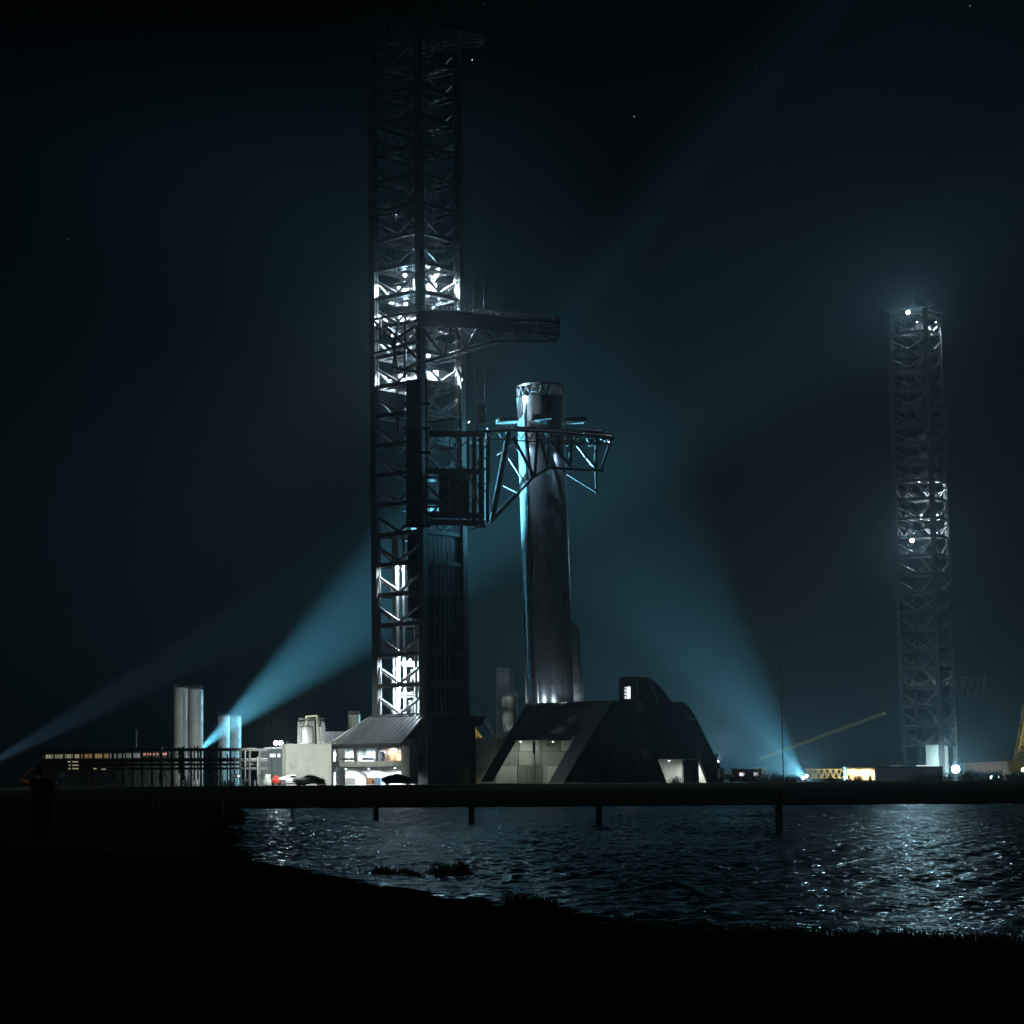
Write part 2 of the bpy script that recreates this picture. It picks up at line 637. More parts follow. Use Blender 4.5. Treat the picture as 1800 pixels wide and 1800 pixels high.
def tower(name, label, N, theta, a, z0, dz, nlev, cs, z_foot, clad=0):
    t = thing(name, label, 'tower', N, -theta)
    ztop = z0 + dz * nlev
    corners = {'N': (0, 0), 'L': (-a, 0), 'R': (0, a), 'F': (-a, a)}
    for k, (x, y) in corners.items():
        c = piece('column', (x, y, z_foot - N.z), (x, y, ztop + 1.2 - N.z), cs, cs, steel_dark, t)
        me = None
        for j in range(3, nlev, 4):
            z = z0 + dz * (j + 0.45) - N.z
            f = piece('splice_plate', (x, y, z - 0.35), (x, y, z + 0.35), cs + 0.14, cs + 0.14, steel_dark, t)
    ffm, dkm, stm = floor_frame_mesh(a), deck_mesh(a), stair_mesh(dz)
    faces = [('N', 'L'), ('N', 'R'), ('L', 'F'), ('R', 'F')]
    for n in range(nlev + 1):
        z = z0 + dz * n - N.z
        for p, q in faces:
            A, B = Vector((*corners[p], z)), Vector((*corners[q], z))
            d = (B - A).normalized() * cs * 0.5
            piece('beam', A + d, B - d, 0.5, 0.74, steel_dark, t)
            if n < nlev and not (n < clad and (p, q) == ('N', 'R')):
                mid = (A + B) / 2 + Vector((0, 0, 0.42))
                for S, dd in ((A, d), (B, -d)):
                    tube('brace', S + dd + Vector((0, 0, dz * 0.60)), mid, 0.29, steel_pipe, t)
                # gusset under the apex
                piece('gusset', (A + B) / 2 + Vector((0, 0, 0.372)), (A + B) / 2 + Vector((0, 0, 0.75)), 0.5, 0.28, steel_dark, t)
        inst('floor_frame', ffm, (0, 0, z), 0, t)
        inst('walkway', dkm, (0, 0, z), 0, t)
        if n < nlev:
            fl = n % 2
            o = inst('stair_flight', stm, (-a + 3.2 + (4.4 if fl else 0), a - 1.7 - 0.0, z), PI if fl else 0, t)
    return t


TH1 = math.radians(42)
D1 = 422.0
N1 = P(744, 1050, D1)
N1.z = PADZ
z0_1 = P(744, 1257, D1).z
A1 = 11.7
dz1 = (P(738, 465 - 6, D1).z - z0_1) / 15
tw = tower('launch_tower', 'tall steel lattice launch tower with booster beside it, lit floors halfway up', N1, TH1, A1, z0_1, dz1, 23, 1.3, z0_1 - 0.2, 6)
TM = parent_matrix(tw)


def TL(x, y, z):
    """tower local -> world, z absolute"""
    p = TM @ Vector((x, y, 0))
    return Vector((p.x, p.y, z))


def zl(n):
    return z0_1 + dz1 * n


# cladding on the lower right face, bay by bay, with riser pipes and stud rows
for n in range(6):
    zb = zl(n) - PADZ
    b = MB()
    b.box((-0.35, A1 / 2, zb + dz1 / 2 + 0.1), (0.12, A1 - 1.4, dz1 - 0.75))
    for k in range(9):
        b.box((-0.28, 0.9 + k * (A1 - 1.8) / 8, zb + dz1 / 2 + 0.1), (0.1, 0.09, dz1 - 0.8))
    b.build('cladding_panel', cladding, tw)
    b = MB()
    for k in range(16):
        b.tube((0.2, 1.0 + k * (A1 - 2) / 15, zb + 0.02), (0.42, 1.0 + k * (A1 - 2) / 15, zb + 0.02), 0.09, 6)
    b.build('stud_row', steel_pipe, tw)
for k, (yy, r) in enumerate(((2.6, .13), (4.2, .17), (5.4, .17), (6.6, .12), (9.6, .1))):
    tube('riser_pipe', (0.5, yy, zl(0) - PADZ), (0.5, yy, zl(5.4 - (k % 3) * .5) - PADZ), r, stainless_rough, tw)
# pipe shafts and white risers seen through the lower left face
for k, (xx, yy, r) in enumerate(((-9.2, 2.2, .33), (-8.2, 2.0, .40), (-7.0, 2.6, .28), (-3.4, 1.6, .30), (-2.2, 1.4, .3))):
    tube('riser_pipe', (xx, yy, zl(0) - PADZ), (xx, yy, zl(6 if k < 3 else 3) - PADZ), r, white_panel, tw)
for n in (0, 1, 3.5, 4.5):
    for k in range(3):
        piece('pipe_bracket', (-9.8, 2.3, zl(n) + 3.6 - PADZ + k * 0.4), (-1.5, 2.3, zl(n) + 3.6 - PADZ + k * .4), 0.12, 0.16, steel_pipe, tw)
b = MB()
b.box((-2.4, 0.75, (zl(3.2) + zl(6)) / 2 - PADZ), (3.6, 0.3, zl(6) - zl(3.2)))
b.box((-4.1, 0.7, (zl(3.2) + zl(6)) / 2 - PADZ), (0.2, 0.5, zl(6) - zl(3.2)))
b.build('shaft_cover', cladding, tw)
# back wall panels behind the lit lower bays
for n in (0, 1, 4):
    for xx in (-8.6, -6.0):
        b = MB()
        b.box((xx + 1.6, 6.5, zl(n) + 1.7 - PADZ), (2.2, 2.0, 2.8))
        b.box((xx + 1.6, 6.5, zl(n) + 3.15 - PADZ), (2.3, 2.1, 0.12))
        for q in range(5):
            b.box((xx + 0.7 + q * .45, 5.47, zl(n) + 1.7 - PADZ), (0.06, 0.06, 2.7))
        b.build('equipment_cabin', white_panel, tw)
# white cabins, panels and rails on the lit upper bays
for n in (11, 12, 13, 14):
    z = zl(n) - PADZ
    for cx, cyy, sx, sy, hgt in ((-3.2, 8.4, 3.4, 3.4, 2.5), (-8.6, 8.2, 3.0, 3.0, 2.3), (-8.8, 3.6, 2.2, 2.2, 2.0), (-2.4, 3.2, 1.4, 1.4, 1.7)):
        b = MB()
        b.box((cx, cyy, z + 0.32 + hgt / 2), (sx, sy, hgt))
        for q in range(4):
            b.box((cx - sx / 2 + (q + .5) * sx / 4, cyy - sy / 2 - 0.03, z + 0.32 + hgt / 2), (0.07, 0.06, hgt * .94))
            b.box((cx + sx / 2 + .03, cyy - sy / 2 + (q + .5) * sy / 4, z + 0.32 + hgt / 2), (0.06, 0.07, hgt * .94))
        b.box((cx, cyy, z + 0.37 + hgt), (sx + .2, sy + .2, 0.1))
        b.build('equipment_cabin', white_panel, tw)
    b = MB()
    for y0, y1 in ((1.0, A1 - 1.0),):
        for hh in (0.8, 1.35):
            b.bar((-1.0, y0, z + hh), (-1.0, y1, z + hh), 0.05, 0.05)
            b.bar((-1.0, 1.0, z + hh), (-A1 + 1.0, 1.0, z + hh), 0.05, 0.05)
        for q in range(9):
            y = y0 + (y1 - y0) * q / 8
            b.bar((-1.0, y, z + .3), (-1.0, y, z + 1.36), 0.05, 0.05)
            b.bar((-y, 1.0, z + .3), (-y, 1.0, z + 1.36), 0.05, 0.05)
    b.build('guard_rail', grating, tw)
    o = MB()
    o.box((-A1 / 2, A1 / 2, z + 0.26), (A1 - 1.5, A1 - 1.5, 0.07))
    o.build('floor_plate', grating, tw)
# conduits, cable trays and vessels inside the tower
rr = random.Random(5)
for k in range(60):
    n = rr.randrange(4, 22)
    x, y = -rr.uniform(1.2, A1 - 1.2), rr.uniform(1.2, A1 - 1.2)
    z = zl(n) - PADZ
    if k % 3 == 0:
        tube('conduit', (x, y, z), (x, y, z + dz1 * rr.choice((1, 2, 3))), rr.uniform(.06, .16), steel_pipe, tw)
    elif k % 3 == 1:
        piece('cable_tray', (-A1 + 1.2, y, z + rr.uniform(3, 5)), (-1.2, y, z + rr.uniform(3, 5)), 0.4, 0.12, steel_pipe, tw)
    else:
        b = MB()
        b.box((x, y, z + 0.9), (rr.uniform(.6, 1.3), rr.uniform(.6, 1.3), 1.2))
        b.box((x, y, z + 1.53), (0.3, 0.3, 0.1))
        b.build('junction_box', grating, tw)
for k, (x, y, n0, n1, r_) in enumerate(((-1.5, -.55, 6.2, 22, .12), (-1.95, -.55, 9, 19, .08), (-10.4, -.5, 0.3, 16, .1), (.55, 9.9, 6, 23, .13), (.55, 9.4, 8, 17.5, .08), (.5, 1.6, 11, 21, .09))):
    tube('riser_pipe', (x, y, zl(n0) - PADZ), (x, y, zl(n1) - PADZ), r_, steel_pipe, tw)
    for q in range(int(n0) + 1, int(n1)):
        piece('pipe_clamp', (x - .3, y, zl(q) - PADZ), (x + .3, y, zl(q) - PADZ), .5, .14, steel_dark, tw)
for n, x, y, sx, sy in ((7, -4.5, -1.0, 3.2, 1.4), (9, .95, 5.0, 1.3, 3.6), (17, -7.6, -1.0, 2.6, 1.4), (19, .95, 7.6, 1.3, 2.8), (21, -3.6, -1.0, 3.0, 1.3)):
    z = zl(n) - PADZ
    b = MB()
    b.box((x, y, z + .3), (sx, sy, .12))
    for ex in (-1, 1):
        for ey in (-1, 1):
            b.bar((x + ex * sx * .48, y + ey * sy * .46, z + .3), (x + ex * sx * .48, y + ey * sy * .46, z + 1.4), .06, .06)
    for hh in (.85, 1.38):
        b.bar((x - sx * .48, y - sy * .46, z + hh), (x + sx * .48, y - sy * .46, z + hh), .05, .05)
        b.bar((x + sx * .48, y - sy * .46, z + hh), (x + sx * .48, y + sy * .46, z + hh), .05, .05)
    b.build('landing', grating, tw)
# roof: jib crane and winch house
zt = zl(23) - PADZ
b = MB()
b.box((-A1 / 2, A1 / 2, zt + 0.3), (A1 - 1.2, A1 - 1.2, 0.3))
b.build('roof_deck', steel_dark, tw)
b = MB()
b.box((-7.5, 6, zt + 2.0), (5, 5, 3.0))
b.build('winch_house', steel_dark, tw)
jb = MB()
ja = [P(742, 48, 425), P(852, 67, 425)]
jc = [P(762, 86, 425), P(848, 76, 425)]
for dy in (-1.2, 1.2):
    o_ = Vector((0, dy, 0))
    jb.bar(ja[0] + o_, ja[1] + o_, .3, .3)
    jb.bar(jc[0] + o_, jc[1] + o_, .3, .3)
    jb.bar(ja[1] + o_, jc[1] + o_, .3, .3)
    for i in range(7):
        t0, t1 = i / 7, (i + 0.5) / 7
        jb.bar(ja[0].lerp(ja[1], t0) + o_, jc[0].lerp(jc[1], t1) + o_, .18, .18)
        jb.bar(jc[0].lerp(jc[1], t1) + o_, ja[0].lerp(ja[1], (i + 1) / 7) + o_, .18, .18)
for i in range(6):
    jb.bar(ja[0].lerp(ja[1], i / 5) + Vector((0, -1.2, 0)), ja[0].lerp(ja[1], i / 5) + Vector((0, 1.2, 0)), .18, .18)
jb.build('roof_jib', steel_pipe, tw, world=True)
# wind instrument boom sticking out on the left
tube('instrument_boom', P(618, 671, 431), P(658, 673, 431), .07, steel_pipe, tw, True)
tube('instrument_boom', P(634, 676, 431), P(658, 677, 431), .05, steel_pipe, tw, True)

# lamps inside the tower
CAMAIM = Vector((0, 0, 40))
for px, py, D, pw in ((752, 468, 426.5, 40000), (770, 474, 431, 40000), (712, 484, 431, 40000), (752, 519, 426.5, 36000), (770, 526, 431, 36000), (713, 535, 431, 36000),
                      (753, 625, 426.5, 36000), (690, 590, 432, 22000), (690, 652, 432, 22000)):
    p = P(px, py, D)
    vis = px > 700
    floodlight(tw, p, Vector((p.x * .9, 300, p.z - 60)), 3000 if vis else 500, (.42, .78, 1.0), 0.34 if vis else .2, 172)
    light('room_light', p + Vector((0, .6, -.5)), pw * 1.6, COOL, .2, 158, p + Vector((-.5, 2.5, -10)), .4, tw)
for px, py, D, pw in ((702, 992, 428, 20000), (702, 1155, 427, 20000), (721, 1160, 426, 12000), (703, 1208, 427, 18000)):
    p = P(px, py, D)
    floodlight(tw, p, Vector((p.x * .9, 300, p.z - 90)), pw, COOL, 0.2, 165, lit=p + Vector((0, 2.5, -10)))
p = P(697, 376, 432)
floodlight(tw, p, Vector((p.x * .9, 300, p.z - 90)), 400, COOL, 0.14, 170)
p = P(748, 694, 424.5)
floodlight(tw, p, p + Vector((3, 1, -8)), 900, COOL, 0.16, 140)

for px, py, D, tx, ty, pw in ((812, 668, 427, 945, 700, 14000), (824, 742, 424, 965, 860, 22000)):  # lamps added on the tower to light the booster and its top ring
    p = P(px, py, D)
    floodlight(tw, p, P(tx, ty, 428), pw, (.42, .72, 1.0), .2, 42)

# second tower
TH2 = math.radians(35)
D2 = 681.0
N2 = P(1647, 1100, D2)
N2.z = PADZ
z0_2 = P(1645, 1309, D2).z
tw2 = tower('launch_tower', 'distant steel lattice tower in haze with lamp on its top', N2, TH2, A1, z0_2, dz1, 23, 1.3, PADZ)
TM2 = parent_matrix(tw2)
ztop2 = z0_2 + 23 * dz1 + 1.2
c2 = TM2 @ Vector((-A1 / 2, A1 / 2, 0))
b = MB()
b.box((-A1 / 2, A1 / 2, ztop2 - PADZ + .2), (A1 + 1.6, A1 + 1.6, 0.3))
for s_ in (-1, 1):
    for k in range(9):
        q = -A1 - .7 + (A1 + 1.4) * k / 8
        b.bar((q, A1 / 2 + s_ * 6.5, ztop2 - PADZ + .3), (q, A1 / 2 + s_ * 6.5, ztop2 - PADZ + 1.4), .07, .07)
        b.bar((-A1 / 2 + s_ * 6.5, q + A1, ztop2 - PADZ + .3), (-A1 / 2 + s_ * 6.5, q + A1, ztop2 - PADZ + 1.4), .07, .07)
for sx in (-1, 1):
    b.box((-A1 / 2 + sx * 7.5, A1 / 2 - sx * 5.5, ztop2 - PADZ + .6), (3.2, .5, .4), -.6)
    b.box((-A1 / 2 + sx * 7.0, A1 / 2 - sx * 5.2, ztop2 - PADZ + 1.1), (1.2, .8, .7), -.6)
b.build('roof_deck', steel_pipe, tw2)
tip = P(1607, 498, D2)
b = MB()
mt = Vector((c2.x, c2.y, ztop2))
tip = Vector((c2.x, c2.y, tip.z))
for a_ in range(3):
    o_ = Vector((math.cos(a_ * 2.1) * .5, math.sin(a_ * 2.1) * .5, 0))
    b.tube(mt + o_, tip + o_ * .15, .07, 5)
for k in range(8):
    for a_ in range(3):
        f0, f1 = 1 - .85 * k / 8, 1 - .85 * (k + 1) / 8
        q0 = Vector((math.cos(a_ * 2.1) * .5, math.sin(a_ * 2.1) * .5, 0)) * f0
        q1 = Vector((math.cos(a_ * 2.1 + 2.1) * .5, math.sin(a_ * 2.1 + 2.1) * .5, 0)) * f1
        b.bar(mt.lerp(tip, k / 8) + q0, mt.lerp(tip, (k + 1) / 8) + q1, .05, .05)
b.build('lightning_mast', steel_pipe, tw2, world=True)
for sx in (-1, 1):
    tube('guy_wire', Vector((c2.x + sx * 7.5, c2.y, ztop2 + .3)), tip.lerp(mt, .1), .035, steel_pipe, tw2, True)
for n in (14, 15, 16, 22):
    z = z0_2 + n * dz1 - PADZ
    for cx, cyy, sx in ((-3.0, 8.4, 2.6), (-3.2, 3.2, 2.0), (-8.6, 8.2, 2.6), (-1.8, 6.0, 1.6)):
        b = MB()
        b.box((cx, cyy, z + 1.4), (sx, sx, 2.2))
        b.box((cx, cyy, z + 2.55), (sx + .15, sx + .15, .1))
        for q in range(4):
            b.box((cx - sx / 2 + (q + .5) * sx / 4, cyy - sx / 2 - .03, z + 1.4), (.07, .06, 2.0))
        b.build('equipment_cabin', white_panel, tw2)
for px, py, D, pw, r, tgt, sp in ((1596, 549, D2 - 1, 17000, .6, (-3, -9, 2), 150), (1603, 950, D2 - 1.5, 14000, .6, (-4, -9, 1), 150), (1612, 566, D2 + 4, 9000, .16, (1, 1, -10), 150), (1645, 566, D2 + 6, 9000, .16, (-1, 2, -10), 150),
                                  (1648, 842, D2 + 7, 9000, .16, (0, 2, -10), 150), (1620, 842, D2 + 7, 9000, .16, (0, 2, -10), 150), (1648, 905, D2 + 7, 9000, .16, (0, 2, -10), 150), (1620, 905, D2 + 7, 9000, .16, (0, 2, -10), 150),
                                  (1655, 1162, D2 + 4, 1800, .16, (0, 2, -8), 150), (1628, 1166, D2 + 4, 1800, .16, (0, 2, -8), 150)):
    p = P(px, py, D)
    floodlight(tw2, p, p + Vector(tgt) if r > .5 else Vector((p.x * .6, 300, p.z - 20)), pw, (.45, .80, 1.0) if r > .5 else COOL, r, sp, lit=p + Vector(tgt))
b = MB()
L2 = P(1648, 1309, D2)
b.box((-5.5 + 3.2, 2.2, (L2.z - PADZ) / 2), (A1 * .42, 5.2, L2.z - PADZ))
for k in range(7):
    b.box((-4.6 + k * .75, -.45, (L2.z - PADZ) / 2), (.16, .14, L2.z - PADZ - .3))
b.build('base_block', concrete_pale, tw2)
# short arm on the right of the second tower
b = MB()
for dy in (0, 2.5):
    q = [P(1690, 1190, D2 + dy), P(1732, 1188, D2 + dy), P(1727, 1223, D2 + dy), P(1692, 1224, D2 + dy)]
    for i in range(4):
        b.bar(q[i], q[(i + 1) % 4], .35, .35)
    for t0 in (0, .33, .66):
        b.bar(q[0].lerp(q[1], t0), q[3].lerp(q[2], t0 + .33), .3, .3)
        b.bar(q[0].lerp(q[1], t0 + .33), q[3].lerp(q[2], t0 + .33), .2, .2)
b.build('short_arm', steel_pipe, tw2, world=True)

# ------------------------------------------------------------------ tower base house with lean-to roof
bh = thing('base_house', 'dark concrete base block under the launch tower with brightly lit open lean-to', 'building', N1, -TH1)
zz = lambda py: P(700, py, 420).z - PADZ
zroof = z0_1 - PADZ
b = MB()
b.box((-A1 / 2 + .35, A1 / 2 + .3, zroof / 2 - .15), (A1 + 2.0, A1 + 2.2, zroof - .3))
b.build('wall', concrete_dark, bh)
b = MB()
b.box((-A1 / 2 + .35, A1 / 2 + .3, zroof - .145), (A1 + 2.6, A1 + 2.8, .28))
b.build('roof_slab', concrete_dark, bh)
b = MB()
b.prism([(1.7, A1 - 1.0, zroof - .1), (3.2, A1 - 1.0, zroof - .1), (1.7, A1 - 1.0, zroof - 1.9)], (0, 3.5, 0))
b.build('corner_bracket', concrete_dark, bh)
ze, zf1, zf0 = zz(1306), zz(1337), zz(1347)
SL, TF = -19.0, -5.2      # left end and front of the lean-to
roofp = [(-.9, TF - .4, ze), (SL - .3, TF - .4, ze), (-A1 - 1.0, -.85, zroof + .1), (.9, -.85, zroof + .1)]
b = MB()
b.prism(roofp, (0, 0, -.22))
b.build('roof', roof_metal, bh)
b = MB()
for k in range(15):
    t_ = k / 14
    b.bar(Vector(roofp[0]).lerp(Vector(roofp[1]), t_) + Vector((0, .06, .03)), Vector(roofp[3]).lerp(Vector(roofp[2]), t_) + Vector((0, -.06, .03)), .08, .09)
b.build('roof_seam', roof_metal, bh)
b = MB()
b.bar((-1.0, TF - .32, ze - .45), (SL - .2, TF - .32, ze - .45), .3, .72)
b.build('fascia', cladding, bh)
b = MB()
b.box(((SL - 1.2) / 2, TF + 2.4, (zf1 + zf0) / 2), (-SL - 1.2, 5.2, zf1 - zf0))
b.build('floor_slab', concrete, bh)
for sx in (-7.3, -12.7):
    b = MB()
    b.box((sx, TF + .3, (zf1 + ze - .8) / 2), (.8, .5, ze - .8 - zf1))
    b.build('post', concrete_dark, bh)
b = MB()
b.box((SL + .4, TF + .35, (ze - .8) / 2), (.8, .6, ze - .8))
b.build('post', white_panel, bh)
b = MB()
b.box((-.2, TF + 1.0, ze / 2 - .2), (2.0, 2.2, ze - .6))
b.build('corner_pier', concrete, bh)
b = MB()
b.box((SL / 2 - .6, -1.1, ze / 2), (-SL - 1.4, .2, ze + 1.5))
b.build('back_wall', white_panel, bh)
b = MB()
b.box((SL / 2 - .6, TF + 2.1, ze - .35), (-SL - 1.6, 4.6, .12))
b.build('ceiling', white_panel, bh)
# things inside the lean-to (fixed): rails, cage, stair, windows in the back wall
for k, (x0, x1) in enumerate(((-18, -13.6), (-12.2, -9.4))):
    b = MB()
    b.box(((x0 + x1) / 2, -1.25, zf1 + 1.65), (x1 - x0, .08, 1.3))
    b.build('window', mat('dim_pane', (.28, .33, .35), .25, 0, .1, 1), bh)
    b = MB()
    for q in range(7):
        b.box((x0 + (q + .5) * (x1 - x0) / 7, TF + 1.6, zf1 + .45), (.36, .36, .42))
    b.build('valve_box', cladding, bh)
b = MB()
for q in range(9):
    b.bar((-6.4 + q * .62, TF + 1.6, zf1), (-6.4 + q * .62, TF + 1.6, zf1 + 2.2), .09, .09)
for q in range(5):
    b.bar((-6.4, TF + 1.6, zf1 + .1 + q * .5), (-1.4, TF + 1.6, zf1 + .1 + q * .5), .09, .09)
b.build('cage', orange_paint, bh)
b = MB()
b.box((-3.9, TF + 3.4, zf1 + .8), (4.6, 1.6, 1.6))
b.build('cabinet', orange_paint, bh)
b = MB()
b.box((-9.0, TF + 2.5, zf1 + .8), (1.6, 1.2, 1.5))
b.box((-9.0, TF + 2.5, zf1 + 1.6), (1.8, 1.4, .12))
b.build('cabinet', blue_paint, bh)
b = MB()
for s_ in (0, 1.2):
    b.bar((-15.0, TF + 1.4 + s_, zf0), (-8.4, TF + 1.4 + s_, .1), .12, .36)
    b.bar((-15.0, TF + 1.4 + s_, zf0 + 1.0), (-8.4, TF + 1.4 + s_, 1.1), .06, .06)
    for q in range(8):
        x_, z_ = -15 + 6.6 * q / 7, zf0 + (.1 - zf0) * q / 7
        b.bar((x_, TF + 1.4 + s_, z_), (x_, TF + 1.4 + s_, z_ + 1), .06, .06)
for q in range(14):
    b.box((-15 + 6.6 * (q + .5) / 14, TF + 2.0, zf0 + (.1 - zf0) * (q + .5) / 14), (.4, 1.2, .05))
b.build('stair_flight', grating, bh)
for x0, sx, m_ in ((-14.2, 2.6, white_panel), (-7.4, 1.6, blue_paint), (-9.6, 1.4, orange_paint)):
    b = MB()
    b.box((x0, TF + .9, .7), (sx, 1.2, 1.2))
    b.box((x0, TF + .9, 1.34), (sx * .8, 1.0, .1))
    b.box((x0 - sx * .3, TF + .25, .4), (.3, .2, .5))
    b.build('equipment_skid', m_, bh)
for xx, z_, pw in ((-16.5, ze - .75, 3600), (-10.3, ze - .75, 3600), (-4.4, ze - .75, 3000), (-16.2, zf0 - .35, 3800), (-10.4, zf0 - .35, 3000), (-4.0, zf0 - .35, 3200)):
    p = TM @ Vector((xx, TF + 1.3, 0))
    p.z = z_ + PADZ
    floodlight(bh, p, p + Vector((0, 0.5, -3)), pw, (0.86, .95, 1), .18, 170, name='ceiling_lamp')
# lamp washing the roof from the tower foot
p = TL(-3.4, -0.2, z0_1 + 2.6)
floodlight(bh, p, TL(-3.8, -4.5, z0_1 - 4), 2000, COOL, .16, 120, name='wash_lamp')

# ------------------------------------------------------------------ booster
BD = 431.0
btop, bbot = P(950, 703, BD), P(967.5, 1239, BD)
bst = bpy.data.objects.new('rocket_booster', None)
COL.objects.link(bst)
tag(bst, 'tall stainless steel rocket booster with open truss ring on top', 'rocket')
axis = (btop - bbot)
axis.y = 0
BH = axis.length
bst.matrix_basis = Matrix.Translation(bbot) @ Vector((0, 0, 1)).rotation_difference(axis.normalized()).to_matrix().to_4x4()
PMAT[bst.name] = bst.matrix_basis.copy()
R_B = 4.5
nring = 30
rh = BH / nring
b = MB()
b.lathe((0, 0, 0), [(R_B - .05, 0.0), (R_B, .02), (R_B, rh - .02), (R_B - .05, rh)], 96)
ring_me = b.mesh('steel_ring', stainless, True)
for k in range(nring):
    o = inst('steel_ring', ring_me, (0, 0, k * rh), rr.uniform(0, 6), bst)
    s_ = 1 + rr.uniform(-.0012, .0012)
    o.scale = (s_, s_, 1)
# interstage truss ring
zi = BH
hI = 2.35
b = MB()
b.lathe((0, 0, zi), [(R_B - .25, 0), (R_B + .05, 0), (R_B + .05, .28), (R_B - .25, .28), (R_B - .25, 0)], 64)
b.build('lower_hoop', stainless_rough, bst, True)
b = MB()
b.lathe((0, 0, zi + hI), [(R_B - .3, 0), (R_B + .08, 0), (R_B + .08, .38), (R_B - .3, .38), (R_B - .3, 0)], 64)
b.build('upper_hoop', stainless_rough, bst, True)
ns = 18
for k in range(ns):
    a0, a1 = 2 * PI * k / ns, 2 * PI * (k + .5) / ns
    top = Vector((R_B * math.cos(a1) * .985, R_B * math.sin(a1) * .985, zi + hI))
    for q in (0, 1):
        aa = 2 * PI * (k + q) / ns
        tube('strut', Vector((R_B * math.cos(aa) * .985, R_B * math.sin(aa) * .985, zi + .25)), top, .13, stainless_rough, bst)
b = MB()
b.lathe((0, 0, zi), [(R_B - .28, .12), (R_B * .8, .35), (R_B * .5, .6), (R_B * .2, .7), (.001, .72)], 48)
b.build('forward_dome', stainless, bst, True)
# vertical raceways, chines and piping; angle 0 = +x (right), -90 deg = towards the camera


V3 = lambda x, y, z: Vector((x, y, z))


def at_ang(deg, r=R_B):
    t_ = math.radians(deg)
    return Vector((r * math.cos(t_), r * math.sin(t_), 0))


def chine(deg, z0_, z1_, w, d, m_, nose=2.5):
    u = at_ang(deg, 1)
    v = Vector((-u.y, u.x, 0))
    b = MB()
    rows = [(z0_, d), (z1_ - nose, d), (z1_, .05)]
    vs_, fs = [], []
    for z, dd in rows:
        for s_, r_ in ((-w / 2, R_B - .15), (-w * .42, R_B + dd * .85), (-w * .2, R_B + dd), (w * .2, R_B + dd), (w * .42, R_B + dd * .85), (w / 2, R_B - .15)):
            q = u * r_ + v * s_
            vs_.append((q.x, q.y, z))
    for k in range(2):
        for i in range(6):
            j = (i + 1) % 6
            fs.append((k * 6 + i, k * 6 + j, (k + 1) * 6 + j, (k + 1) * 6 + i))
    fs.append(tuple(range(6)))
    fs.append(tuple(range(12, 18)))
    b.add(vs_, fs)
    return b.build('chine', m_, bst)


chine(-4, 0, 16.0, 1.7, 1.45, stainless_rough, 2.2)
chine(184, 0, 21.5, 1.5, .4, stainless_rough, 2.5)
chine(214, 0, 40, .9, .28, stainless, 2)
chine(236, 0, 22.5, 1.0, .55, stainless_rough, 3)
chine(64, 0, 16, 1.6, 1.2, stainless_rough, 2)
b = MB()
u = at_ang(224, R_B + .16)
for z0_, z1_ in ((0.2, BH - 3),):
    b.tube((u.x, u.y, z0_), (u.x, u.y, z1_), .14, 8)
u2 = at_ang(227.5, R_B + .1)
b.tube((u2.x, u2.y, .2), (u2.x, u2.y, BH - 1), .07, 6)
for k in range(26):
    z = 1 + k * (BH - 5) / 25
    b.box((u.x, u.y, z), (.5, .5, .16), math.radians(224))
b.build('raceway_pipe', cladding, bst)
for k in range(13):
    u = at_ang(-4, R_B + .95)
    piece('louvre', V3(u.x - .6, u.y - .98, .5 + k * .34), V3(u.x + .75, u.y - .98, .5 + k * .34), .08, .16, stainless_rough, bst)
# grid fins


def grid_fin(deg, z):
    u = at_ang(deg, 1)
    v = Vector((-u.y, u.x, 0))
    b = MB()
    w, ln, th = 3.6, 3.4, .75
    def q(r_, s_, zz_):
        return u * (R_B + .5 + r_) + v * s_ + Vector((0, 0, z + zz_))
    for s_ in (-w / 2, w / 2):
        b.bar(q(0, s_, 0), q(ln, s_, 0), .14, th)
    for r_ in (0, ln):
        b.bar(q(r_, -w / 2, 0), q(r_, w / 2, 0), .14, th)
    n = 7
    for i in range(-n, n + 1):
        x0, x1 = i / n, i / n + 1
        for flip in (1, -1):
            pts = []
            for t_ in (0, 1):
                r_, s_ = ln * (x0 + t_), w * (t_ - .5) * flip
                pts.append((r_, s_))
            (ra, sa), (rb, sb) = pts
            ta, tb = 0.0, 1.0
            if rb != ra:
                ta = max(0, (0 - ra) / (rb - ra))
                tb = min(1, (ln - ra) / (rb - ra))
            if tb - ta > .05:
                A = (ra + (rb - ra) * ta, sa + (sb - sa) * ta)
                B = (ra + (rb - ra) * tb, sa + (sb - sa) * tb)
                b.bar(q(A[0], A[1], 0), q(B[0], B[1], 0), .07, th * .92)
    b.tube(q(-.6, 0, 0), q(.1, 0, 0), .45, 10)
    return b.build('grid_fin', stainless_rough, bst)


for dg in (8, 98, 188, 278 - 12):
    grid_fin(dg, BH - 4.0 if dg != 266 else BH - 4.4)

# ------------------------------------------------------------------ catching arms with carriage
ca = thing('catch_arms', 'black truss arms on a carriage gripping the steel booster below its top', 'arms', G(838, 430))


